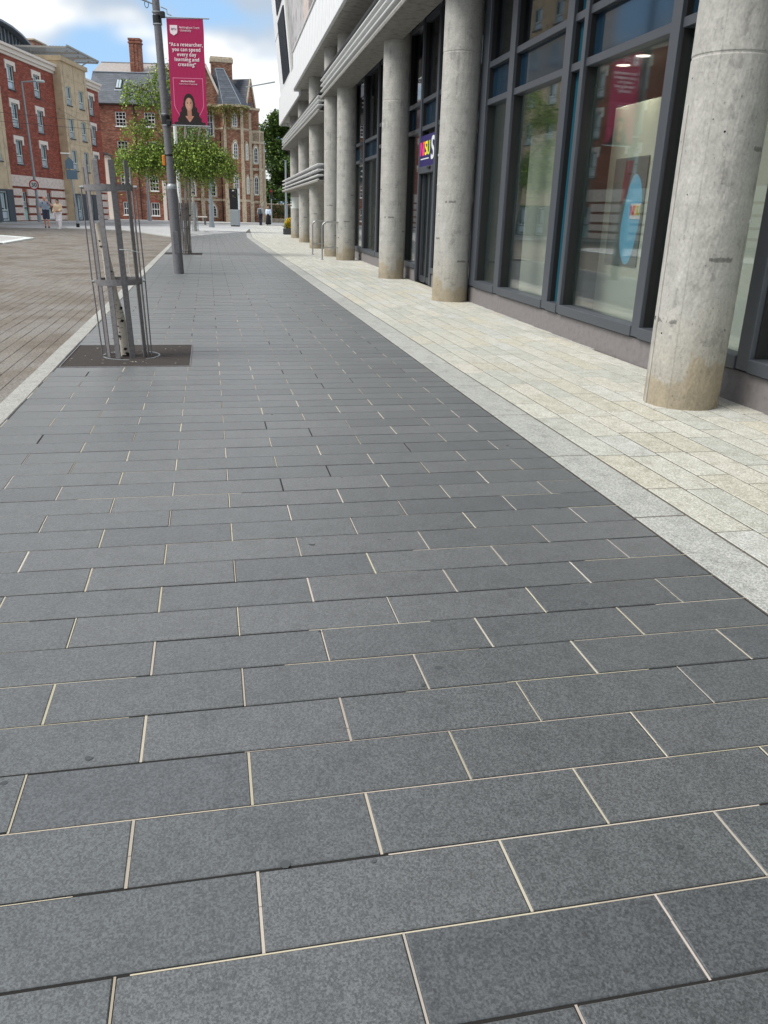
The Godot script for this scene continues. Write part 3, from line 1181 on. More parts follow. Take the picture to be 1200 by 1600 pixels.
	# upper wall set back above the fascia, with tall windows
	var wl := MB.new()
	var holes := []
	for k in 6:
		holes.append([-36.3 + k * 7.0, 7.4, -33.6 + k * 7.0, 11.0])
	wl.wall(-40.0, 6.7, 6.0, 16.5, holes, 0.3, 0.3)
	part("upper_wall", wl, M.rose_panel, b)
	for h in holes:
		var wf := MB.new()
		wf.box(Vector3((h[0] + h[2]) * 0.5, h[1] + 0.04, 0.1), Vector3(h[2] - h[0], 0.08, 0.1))
		wf.box(Vector3((h[0] + h[2]) * 0.5, h[3] - 0.04, 0.1), Vector3(h[2] - h[0], 0.08, 0.1))
		wf.box(Vector3((h[0] + h[2]) * 0.5, (h[1] + h[3]) * 0.5, 0.1), Vector3(0.08, h[3] - h[1] - 0.16, 0.1))
		var win := part("window", wf, M.frame, b)
		var pn := MB.new()
		pn.box(Vector3((h[0] + h[2]) * 0.5, (h[1] + h[3]) * 0.5, 0.03), Vector3(h[2] - h[0], h[3] - h[1], 0.02))
		part("pane", pn, M.curtain, win)
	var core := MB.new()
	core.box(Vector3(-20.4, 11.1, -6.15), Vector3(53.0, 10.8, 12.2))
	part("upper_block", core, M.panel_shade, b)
	# leaning end bay with dark slits
	var lean := Transform3D(Basis(Vector3.RIGHT, 0.09), Vector3(0, 6.78, 0.74))
	var lb := MB.new()
	lb.xf = lean
	var slits := [[-44.3, 0.3, -40.2, 2.9], [-44.3, 3.2, -40.2, 9.6]]
	lb.wall(-47.0, 0.0, -38.6, 10.0, slits, 0.25)
	lb.quad(Vector3(-47.0, 0, -5), Vector3(-47.0, 0, 0), Vector3(-47.0, 10, 0), Vector3(-47.0, 10, -5))
	lb.quad(Vector3(-38.6, 0, 0), Vector3(-38.6, 0, -2), Vector3(-38.6, 10, -2), Vector3(-38.6, 10, 0))
	lb.quad(Vector3(-47, 10, 0), Vector3(-38.6, 10, 0), Vector3(-38.6, 10, -5), Vector3(-47, 10, -5))
	var eb := part("leaning_bay", lb, M.panel, b)
	for s in slits:
		var gl := MB.new()
		gl.xf = lean
		gl.box(Vector3((s[0] + s[2]) * 0.5, (s[1] + s[3]) * 0.5, -0.22), Vector3(s[2] - s[0], s[3] - s[1], 0.02))
		part("window", gl, M.window_glass, eb)
		var n := int((s[2] - s[0]) / 0.28)
		for k in range(1, n):
			var f := MB.new()
			f.xf = lean
			f.box(Vector3(s[0] + k * (s[2] - s[0]) / n, (s[1] + s[3]) * 0.5, -0.06), Vector3(0.07, s[3] - s[1], 0.22))
			part("fin", f, M.frame_dark, eb)
	for y in [2.6, 5.9]:
		var jn := MB.new()
		jn.xf = lean
		jn.box(Vector3(-45.15, y, 0.001), Vector3(3.68, 0.03, 0.012))
		part("panel_joint", jn, M.plinth, eb)
	var ed := MB.new()
	ed.xf = lean
	ed.box(Vector3(-38.62, 5.0, 0.05), Vector3(0.16, 10.0, 0.1), 0.01)
	part("edge_trim", ed, M.white_paint, eb)
	var fl := MB.new()
	fl.tube([Vector3(-46.6, 7.50, 1.05), Vector3(-46.6, 7.18, 2.55)], [0.035, 0.025], 8)
	part("flagpole", fl, M.galv, b)
	# louvre bands that hang before the columns
	louvre(b, -26.5, 3.0, [4.64, 4.78, 4.92], 4.45, 5.11, 0.90, 0.34)
	louvre(b, -44.4, -27.3, [4.37, 4.49, 4.61], 4.19, 4.76, 0.90, 0.40)
	louvre(b, -44.6, -27.4, [2.38, 2.54, 2.70], 2.21, -1.0, 0.90, 0.45)
	# interior behind the glass
	room(b)
	# hooped handrails beside the columns
	for r in [[26.68, 0.85, 1.13], [23.86, 0.85, 1.14]]:
		var pts := []
		var zz: float = r[1]
		pts.append(Vector3(0, 0, 0))
		pts.append(Vector3(0, 0.86, 0))
		for k in 7:
			var a := PI * 0.5 * k / 6
			pts.append(Vector3(0, 0.88 + 0.14 * sin(a), -0.14 * (1 - cos(a))))
		pts.append(Vector3(0, 1.02, -zz + 0.2))
		var m := MB.new()
		m.tube(pts, [0.021], 12)
		var t := thing("handrail", "", "handrail", b.transform * Transform3D(Basis.IDENTITY, Vector3(-r[0], 0, r[2])), "hooped handrails beside the columns")
		tag(t, "hooped steel handrail reaching to the column nearer the entrance" if r[0] < 25 else "hooped steel handrail farther from the entrance, behind the other hoop")
		part("hoop", m, M.steel, t)
		var m2 := MB.new()
		m2.tube([Vector3(0, 0.34, 0), Vector3(0, 0.34, -zz + 0.2)], [0.014], 10)
		part("rail", m2, M.steel, t)
		var m3 := MB.new()
		m3.tube([Vector3(0, 0, 0), Vector3(0, 0.012, 0)], [0.05], 14)
		part("base_plate", m3, M.steel, t)
	# entrance sign
	var sg := thing("shop_sign", "navy sign with bright coloured letters above the entrance door", "sign", b.transform * Transform3D(Basis.IDENTITY, Vector3(-15.98, 2.42, 0.0)))
	var sb := MB.new()
	sb.box(Vector3(0, 0, 0.015), Vector3(1.16, 0.55, 0.05), 0.004)
	part("board", sb, mat(srgb(38, 30, 92), 0.4), sg)
	var cols4 := [srgb(226, 30, 140), srgb(240, 120, 30), srgb(250, 220, 40), srgb(190, 214, 50)]
	for k in 4:
		var lm := letters("NTSU"[k], 0.24, true)
		var lo := part("letter", lm, mat(cols4[k], 0.5), sg, Transform3D(Basis.from_scale(Vector3(1.2, 1, 1)), Vector3(-0.43 + 0.185 * k, 0.04, 0.042)))
		lo.material_override.vertex_color_use_as_albedo = false
	var ul := MB.new()
	ul.box(Vector3(-0.16, -0.135, 0.041), Vector3(0.66, 0.018, 0.004))
	part("underline", ul, M.white_paint, sg)
	var sl := letters("S", 0.40, true)
	part("letter", sl, M.white_paint, sg, Transform3D(Basis.IDENTITY, Vector3(0.47, 0.02, 0.042)))


func letters(txt: String, height: float, bold := false) -> TextMesh:
	var f := SystemFont.new()
	f.font_names = PackedStringArray(["Droid Sans"])
	f.font_weight = 700 if bold else 400
	var tm := TextMesh.new()
	tm.font = f
	tm.text = txt
	tm.font_size = 32
	tm.pixel_size = height / 23.0
	tm.depth = 0.003
	tm.curve_step = 2.0
	return tm


func louvre(b: Node3D, xa: float, xb: float, fins: Array, tray: float, top: float, zo: float, zi: float) -> void:
	var cx := (xa + xb) * 0.5
	var w := xb - xa
	var l := Node3D.new()
	l.name = "louvre_band"
	b.add_child(l, true)
	for y in fins:
		var m := MB.new()
		m.box(Vector3(cx, y, zo - 0.10), Vector3(w, 0.05, 0.20), 0.012)
		part("louvre_blade", m, M.fin, l)
	var tr := MB.new()
	tr.box(Vector3(cx, tray, (zo + zi) * 0.5), Vector3(w, 0.06, zo - zi), 0.01)
	part("tray", tr, M.cast, l)
	var lip := MB.new()
	lip.box(Vector3(cx, tray + 0.045, zo - 0.03), Vector3(w, 0.03, 0.06), 0.008)
	part("louvre_blade", lip, M.fin, l)
	if top > 0:
		var tp := MB.new()
		tp.xf = Transform3D(Basis(Vector3.RIGHT, 0.35), Vector3(cx, top - 0.03, zo - 0.17))
		tp.box(Vector3.ZERO, Vector3(w, 0.05, 0.34), 0.01)
		part("top_blade", tp, M.fin_dark, l)
	var bp := MB.new()
	bp.box(Vector3(cx, (tray + fins[2]) * 0.5 + 0.04, zo - 0.27), Vector3(w - 0.02, fins[2] - tray + 0.02, 0.02))
	part("back_plate", bp, M.fin_dark, l)
	var hi: float = (top if top > 0 else fins[2] + 0.03) - tray
	var x := xb - 0.05
	while x > xa:
		var br := MB.new()
		br.box(Vector3(x, tray + hi * 0.5, zo - 0.33), Vector3(0.05, hi, 0.08), 0.006)
		part("bracket", br, M.fin_dark, l)
		x -= 2.45
	# mitred return at the near end of the far bands
	if xb < 0:
		for y in fins:
			var m := MB.new()
			m.box(Vector3(xb - 0.03, y, zo - 0.36), Vector3(0.055, 0.054, 0.30), 0.01)
			part("louvre_blade", m, M.fin, l)


func room(b: Node3D) -> void:
	var fl := MB.new()
	fl.box(Vector3(-10.0, -0.03, -3.2), Vector3(31.0, 0.1, 6.1))
	part("interior_floor", fl, M.interior_floor, b)
	var ce := MB.new()
	ce.box(Vector3(-10.0, 3.05, -3.23), Vector3(31.0, 0.42, 6.0))
	part("interior_ceiling", ce, M.interior, b)
	var bw := MB.new()
	bw.box(Vector3(-10.0, 1.42, -6.3), Vector3(31.0, 2.84, 0.12))
	bw.box(Vector3(5.55, 1.42, -3.2), Vector3(0.12, 2.84, 6.1))
	bw.box(Vector3(-25.5, 1.42, -3.2), Vector3(0.12, 2.84, 6.1))
	bw.box(Vector3(-14.6, 1.42, -3.9), Vector3(0.15, 2.84, 4.6))
	part("interior_wall", bw, M.interior, b)
	var uw := MB.new()
	uw.box(Vector3(-10.0, 4.45, -4.0), Vector3(31.0, 2.4, 0.12))
	uw.box(Vector3(5.55, 4.45, -2.0), Vector3(0.12, 2.4, 4.1))
	uw.box(Vector3(-25.5, 4.45, -2.0), Vector3(0.12, 2.4, 4.1))
	part("upper_interior_wall", uw, M.interior_dark, b)
	# solid flank towards the far columns
	var bk := MB.new()
	bk.box(Vector3(-36.2, 2.8, -6.0), Vector3(21.4, 5.7, 11.0))
	part("rear_block", bk, M.panel_shade, b)
	# display walls standing behind the panes
	for q in [[-9.20, -8.08, 2.43, -0.5, "pale free standing display wall carrying the blue poster"], [-12.0, -10.77, 2.36, -0.55, "plain pale display wall behind the pane beside the teal strip"], [-6.3, -3.6, 2.6, -0.45, "pale display wall seen past the nearest column"]]:
		var t := thing("display_wall", q[4], "display wall", b.transform * Transform3D(Basis.IDENTITY, Vector3((q[0] + q[1]) * 0.5, 0.02, q[3])))
		var m := MB.new()
		m.box(Vector3(0, q[2] * 0.5, -0.03), Vector3(q[1] - q[0], q[2], 0.05), 0.004)
		part("panel", m, M.display, t)
		for s in [-1, 1]:
			var ft := MB.new()
			ft.box(Vector3(s * (q[1] - q[0]) * 0.4, 0.02, -0.03), Vector3(0.05, 0.04, 0.4), 0.004)
			part("foot", ft, M.frame, t)
	var po := thing("poster", "framed poster with a pale blue rounded shape behind the large pane", "poster", b.transform * Transform3D(Basis.IDENTITY, Vector3(-8.62, 1.37, -0.49)))
	var pm := MB.new()
	pm.box(Vector3(0, 0, -0.004), Vector3(0.76, 1.10, 0.012))
	part("sheet", pm, mat(srgb(104, 118, 116), 0.4), po)
	var bl := PackedVector2Array()
	for k in 28:
		var a := TAU * k / 28
		var px := 0.14 + cos(a) * (0.20 + 0.03 * sin(a * 2.0))
		var py := -0.08 + sin(a) * 0.46
		bl.append(Vector2(minf(px, 0.36), py))
	var bm := MB.new()
	bm.plate(bl, 0.002, 0.004)
	part("print", bm, mat(srgb(110, 190, 224), 0.4), po)
	var rd := MB.new()
	rd.plate(PackedVector2Array([Vector2(-0.12, 0.52), Vector2(0.06, 0.52), Vector2(-0.02, 0.18), Vector2(-0.16, 0.05)]), 0.002, 0.0035)
	part("print", rd, mat(srgb(120, 60, 66), 0.4), po)
	var wt := MB.new()
	wt.box(Vector3(0.235, 0.01, 0.006), Vector3(0.23, 0.155, 0.004))
	part("tag", wt, M.white_paint, po)
	var lc := [srgb(196, 40, 60), srgb(220, 90, 30), srgb(224, 196, 40), srgb(150, 180, 50)]
	for k in 4:
		var lm := letters("NTSU"[k], 0.10, true)
		var lo := part("letter", lm, mat(lc[k], 0.5), po, Transform3D(Basis.from_scale(Vector3(0.8, 1, 1)), Vector3(0.155 + 0.052 * k, 0.015, 0.0095)))
		lo.material_override.vertex_color_use_as_albedo = false
	# recessed ceiling lights
	for q in [[-10.4, -0.68, "small round ceiling light behind the pane that reflects the tan bay"], [-8.95, -0.42, "small round ceiling light behind the poster pane, on the teal strip's side"], [-8.4, -0.36, "small round ceiling light straight above the blue poster"]]:
		var t := thing("ceiling_light", q[2], "ceiling light", b.transform * Transform3D(Basis.IDENTITY, Vector3(q[0], 2.84, q[1])), "recessed ceiling lights inside the glazed ground floor")
		var m := MB.new()
		m.lathe(Vector3.ZERO, [[0.085, -0.012], [0.085, 0.0]], 20)
		part("rim", m, M.white_paint, t)
		var d := MB.new()
		d.slab(circle(0.07, 16), -0.009, -0.006, true)
		var em := mat(srgb(255, 250, 235), 0.5)
		em.emission_enabled = true
		em.emission = srgb(255, 246, 226)
		em.emission_energy_multiplier = 2.5
		part("light_disc", d, em, t)
		var sp := SpotLight3D.new()
		sp.name = "spot"
		sp.light_color = srgb(255, 242, 220)
		sp.light_energy = 0.9
		sp.spot_range = 12.0
		sp.spot_angle = 60.0
		sp.spot_attenuation = 2.0
		sp.light_size = 0.07
		sp.shadow_enabled = true
		sp.position = Vector3(0, -0.02, 0)
		sp.rotation.x = -PI * 0.5
		t.add_child(sp, true)


func circle(r: float, n: int, c := Vector2.ZERO) -> PackedVector2Array:
	var o := PackedVector2Array()
	for k in n:
		o.append(c + Vector2(cos(TAU * k / n), sin(TAU * k / n)) * r)
	return o


# ---------------------------------------------------------------- buildings across the street
func frontage(px: float, pz: float, heading: float, off := 0.0) -> Transform3D:
	var h := deg_to_rad(heading)
	var d := Vector3(sin(h), 0, -cos(h))
	var nn := Vector3(cos(h), 0, sin(h))
	return Transform3D(Basis(d, Vector3.UP, nn), Vector3(px, 0, pz) + nn * off)


# casement window: frame > pane, curtain pane, sill; fits the opening [x0,y0,x1,y1] at depth z
func casement(parent: Node3D, h: Array, z: float, frame_m: Material, style := 0) -> void:
	var w: float = h[2] - h[0]
	var hh: float = h[3] - h[1]
	var c := Vector3((h[0] + h[2]) * 0.5, (h[1] + h[3]) * 0.5, z)
	var f := MB.new()
	var t := 0.07
	f.box(Vector3(c.x, h[1] + t * 0.5, z), Vector3(w, t, 0.08))
	f.box(Vector3(c.x, h[3] - t * 0.5, z), Vector3(w, t, 0.08))
	f.box(Vector3(h[0] + t * 0.5, c.y, z), Vector3(t, hh - 2 * t, 0.08))
	f.box(Vector3(h[2] - t * 0.5, c.y, z), Vector3(t, hh - 2 * t, 0.08))
	if style == 0:
		f.box(Vector3(c.x, h[1] + hh * 0.36, z), Vector3(w - 2 * t, 0.09, 0.08))
		f.box(Vector3(h[0] + w * 0.56, h[1] + hh * 0.66, z), Vector3(0.07, hh * 0.56, 0.08))
	else:
		var nx := 3
		var ny := 4 if style == 1 else 2
		for k in range(1, nx):
			f.box(Vector3(h[0] + w * k / nx, c.y, z), Vector3(0.035, hh - 2 * t, 0.05))
		for k in range(1, ny):
			f.box(Vector3(c.x, h[1] + hh * k / ny, z + 0.004), Vector3(w - 2 * t, 0.07 if k * 2 == ny else 0.035, 0.05))
	var win := part("window", f, frame_m, parent)
	var p := MB.new()
	p.box(c + Vector3(0, 0, -0.03), Vector3(w - 0.04, hh - 0.04, 0.012))
	part("pane", p, M.window_glass, win)
	if style == 0:
		var q := MB.new()
		q.box(Vector3(h[0] + w * 0.30, h[1] + hh * 0.68, z - 0.02), Vector3(w * 0.42, hh * 0.50, 0.006))
		part("blind", q, M.curtain, win)
		var q2 := MB.new()
		q2.box(Vector3(c.x, h[1] + hh * 0.19, z - 0.02), Vector3(w - 0.2, hh * 0.24, 0.006))
		part("blind", q2, M.curtain, win)
	var s := MB.new()
	s.box(Vector3(c.x, h[1] - 0.04, z + 0.08), Vector3(w + 0.12, 0.08, 0.2), 0.01)
	part("sill", s, frame_m if style else M.dark_wall, win)


func lintel(parent: Node3D, h: Array) -> void:
	var m := MB.new()
	m.box(Vector3((h[0] + h[2]) * 0.5, h[3] + 0.14, 0.02), Vector3(h[2] - h[0] + 0.56, 0.28, 0.09), 0.01)
	for s in [h[0] - 0.16, h[2] + 0.16]:
		m.box(Vector3(s, h[3] - 0.16, 0.018), Vector3(0.24, 0.33, 0.085), 0.01)
	part("lintel", m, M.cornice, parent)


func red_block(s0: float, s1: float, label: String) -> void:
	var b := thing("brick_apartment_building", label, "building", frontage(-11.89, -77.74, 12.6), "red brick apartment blocks between the tan bays")
	var mid := (s0 + s1) * 0.5
	var wide: bool = s1 - s0 > 8.0
	var cs := [mid - 2.25, mid + 2.25] if wide else [s0 + 2.75]
	var holes := []
	for y in [[9.08, 10.68], [6.57, 8.18], [4.05, 5.72]]:
		for c in cs:
			holes.append([c - 0.56, y[0], c + 0.56, y[1]])
	var w := MB.new()
	w.wall(s0, 3.26, s1, 11.25, holes, 0.16)
	w.quad(Vector3(s1, 3.26, 0), Vector3(s1, 3.26, -9), Vector3(s1, 11.25, -9), Vector3(s1, 11.25, 0))
	w.quad(Vector3(s0, 3.26, -9), Vector3(s0, 3.26, 0), Vector3(s0, 11.25, 0), Vector3(s0, 11.25, -9))
	part("wall", w, M.red_brick, b)
	for h in holes:
		casement(b, h, -0.10, M.grey_frame)
		lintel(b, h)
	# rusticated ground floor: pale courses with red brick bands between
	var gh := []
	for c in cs:
		gh.append([c - 0.45, 0.05, c + 0.45, 2.1])
	var gw := MB.new()
	gw.wall(s0, 0, s1, 3.26, gh, 0.25, -0.06)
	part("ground_floor_wall", gw, M.red_brick, b)
	var ys := [0.06, 0.58, 1.15, 1.82, 2.48, 3.26]
	for k in 5:
		var y0: float = ys[k]
		var y1: float = ys[k + 1] - 0.16
		if k == 4:
			y1 = 3.26
		var segs := []
		var x := s0
		for h in gh:
			if y0 < h[3]:
				segs.append([x, h[0] - 0.02])
				x = h[2] + 0.02
		segs.append([x, s1])
		for q in segs:
			if q[1] - q[0] < 0.1:
				continue
			var m := MB.new()
			m.box(Vector3((q[0] + q[1]) * 0.5, (y0 + y1) * 0.5, -0.01), Vector3(q[1] - q[0], y1 - y0, 0.14), 0.02)
			part("stone_course", m, M.pale_stone, b)
	for h in gh:
		casement(b, [h[0], 1.0, h[2], h[3]], -0.2, M.grey_frame)
		var m := MB.new()
		m.box(Vector3((h[0] + h[2]) * 0.5, 0.5, -0.16), Vector3(h[2] - h[0], 0.92, 0.06), 0.01)
		part("infill_panel", m, mat(srgb(156, 190, 182), 0.5), b)
	for q in [[11.25, 11.44, 0.12], [11.44, 11.74, 0.26], [11.74, 11.92, 0.42]]:
		var m := MB.new()
		m.box(Vector3(mid, (q[0] + q[1]) * 0.5, q[2] * 0.5 - 0.1), Vector3(s1 - s0, q[1] - q[0] - 0.002, q[2] + 0.2), 0.015)
		part("cornice", m, M.cornice, b)
	var r := MB.new()
	r.box(Vector3(mid, 11.9, -5.0), Vector3(s1 - s0, 0.3, 9.0))
	part("roof", r, M.lead, b)


func tan_bay(s0: float, label: String, top := 12.25) -> void:
	var s1 := s0 + 5.7
	var b := thing("tan_apartment_bay", label, "building", frontage(-11.89, -77.74, 12.6, 0.68), "tan rendered bays between red brick blocks")
	var holes := []
	for y in ([[9.12, 10.55], [6.57, 8.1], [4.05, 5.68]] if top < 13.0 else [[14.3, 15.7], [11.7, 13.1], [9.12, 10.55], [6.57, 8.1], [4.05, 5.68]]):
		for c in [s0 + 1.30, s0 + 4.1]:
			holes.append([c - 0.55, y[0], c + 0.55, y[1]])
	var w := MB.new()
	w.wall(s0, 2.2, s1, top, holes, 0.16)
	for s in [[s0, 1.0], [s1, -1.0]]:
		var a := Vector3(s[0], 0, -4.0 if s[1] > 0 else 0.0)
		var d := Vector3(s[0], 0, 0.0 if s[1] > 0 else -4.0)
		w.quad(a, d, d + Vector3.UP * top, a + Vector3.UP * top)
	part("wall", w, M.tan, b)
	for h in holes:
		casement(b, h, -0.10, M.grey_frame)
	for y in [3.5, 6.2, 8.8, 11.2]:
		var m := MB.new()
		m.box(Vector3((s0 + s1) * 0.5, y, 0.005), Vector3(s1 - s0 + 0.02, 0.07, 0.03))
		part("string_course", m, M.tan, b)
	for x in [s0 + 0.5, s0 + 2.7, s0 + 5.2]:
		var m := MB.new()
		m.box(Vector3(x, 7.3, 0.003), Vector3(0.025, 9.9, 0.01))
		part("panel_joint", m, M.plinth, b)
	var gh := [[s0 + 0.95, 0.1, s0 + 1.95, 2.05], [s0 + 3.6, 0.1, s0 + 4.7, 2.05]]
	var gw := MB.new()
	gw.wall(s0, 0, s1, 2.2, gh, 0.2, 0.02)
	part("ground_floor_wall", gw, M.dark_wall, b)
	for h in gh:
		casement(b, h, -0.1, M.grey_frame)
	var cr := MB.new()
	cr.box(Vector3((s0 + s1) * 0.5, top + 0.17, -1.6), Vector3(s1 - s0 + 0.2, 0.36, 3.6), 0.03)
	part("cornice", cr, M.tan, b)
	if s0 < 0.0:
		return
	# slatted canopy on struts above
	var fr := MB.new()
	for z in [1.0, -4.5]:
		fr.box(Vector3((s0 + s1) * 0.5, 13.2, z), Vector3(s1 - s0 + 1.6, 0.14, 0.1))
	for x in [s0 - 0.75, s0 + 1.9, s0 + 4.2, s1 + 0.75]:
		fr.box(Vector3(x, 13.08, -1.75), Vector3(0.1, 0.12, 5.4))
	for x in [s0 + 0.4, s0 + 2.9, s0 + 5.3]:
		fr.bar(Vector3(x, 12.5, -0.4), Vector3(x, 13.05, 0.6), 0.08, 0.08)
		fr.box(Vector3(x, 12.8, -2.4), Vector3(0.1, 0.5, 0.1))
	var cn := part("canopy", fr, M.canopy, b)
	for k in 22:
		var sl := MB.new()
		sl.box(Vector3((s0 + s1) * 0.5, 13.16, 0.86 - k * 0.25), Vector3(s1 - s0 + 1.4, 0.05, 0.11))
		part("slat", sl, M.canopy, cn)
	var r := MB.new()
	r.box(Vector3((s0 + s1) * 0.5, top + 0.3, -5.0), Vector3(s1 - s0, 0.2, 8.0))
	part("roof", r, M.lead, b)


func build_far_buildings() -> void:
	red_block(-11.3, 0.1, "red brick block with a striped stone ground floor, behind the speed sign")
	red_block(5.8, 10.65, "narrow red brick block wedged between the tan bay and the old brick house")
	red_block(-28.4, -17.0, "red brick block past the edge of the view, reflected in the large panes")
	red_block(-45.5, -34.1, "red brick block nearest the camera on the far side of the street")
	tan_bay(0.1, "tan rendered bay with a slatted canopy, beside the old brick house")
	tan_bay(-17.0, "tan rendered bay with a dark ground floor, cut off by the edge of the photo", 17.6)
	tan_bay(-34.1, "tan rendered bay past the edge of the view, reflected in the panes", 17.6)
	# barrel roofed pavilion behind the parapet
	var cv := thing("barrel_roof_hall", "dark slatted gable under a curved grey roof, above the brick parapet", "building", frontage(-11.89, -77.74, 12.6, -4.5))
	var arc := PackedVector2Array()
	for k in 15:
		var a := PI * k / 14
		arc.append(Vector2(0.5 + 8.2 * cos(a), 11.5 + 3.4 * sin(a)))
	var gm := MB.new()
	gm.plate(arc, -9.0, 0.0)
	part("gable", gm, M.dark_wall, cv)
	var rm := MB.new()
	for k in 14:
		var a := PI * k / 14
		var a2 := PI * (k + 1) / 14
		rm.bar(Vector3(0.5 + 8.35 * cos(a), 11.5 + 3.55 * sin(a), -4.2), Vector3(0.5 + 8.35 * cos(a2), 11.5 + 3.55 * sin(a2), -4.2), 9.8, 0.16, Vector3.BACK)
	part("roof", rm, M.lead, cv)
	for k in 24:
		var x := -7.9 + 0.68 * k
		var hh := 3.35 * sqrt(maxf(0.0, 1.0 - (x / 8.2) * (x / 8.2)))
		if hh > 0.3:
			var m := MB.new()
			m.box(Vector3(0.5 + x, 11.5 + hh * 0.5, 0.06), Vector3(0.09, hh, 0.1))
			part("slat", m, M.galv, cv)
	var ch := thing("brick_chimney", "short brown brick chimney behind the tan bay's canopy", "chimney", frontage(-11.89, -77.74, 12.6, -4.8))
	var cm := MB.new()
	cm.box(Vector3(8.9, 13.7, 0), Vector3(2.6, 2.4, 1.0), 0.02)
	part("stack", cm, M.gothic_brick, ch)
	var cc := MB.new()
	cc.box(Vector3(8.9, 14.97, 0), Vector3(2.8, 0.14, 1.2), 0.02)
	part("cap", cc, M.stone, ch)
	georgian()
	gothic()
	# low wall, raised bed, hedge and tree to the right of the gothic building
	var gw := thing("garden_wall", "low red brick garden wall behind the clipped hedge", "wall", at(13.0, 0, -106.5, -0.28))
	var m1 := MB.new()
	m1.box(Vector3(0, 1.0, 0), Vector3(14, 2.0, 0.35), 0.02)
	part("brickwork", m1, M.gothic_brick, gw)
	var m2 := MB.new()
	m2.box(Vector3(0, 2.05, 0), Vector3(14.1, 0.12, 0.45), 0.02)
	part("coping", m2, M.stone, gw)
	var bd := thing("planting_bed", "raised stone edged bed under the clipped hedge", "planting bed", at(11.0, 0, -101.5, -0.28))
	var m3 := MB.new()
	m3.box(Vector3(0, 0.2, 0), Vector3(11.0, 0.44, 2.6), 0.04)
	part("edge", m3, M.stone, bd)


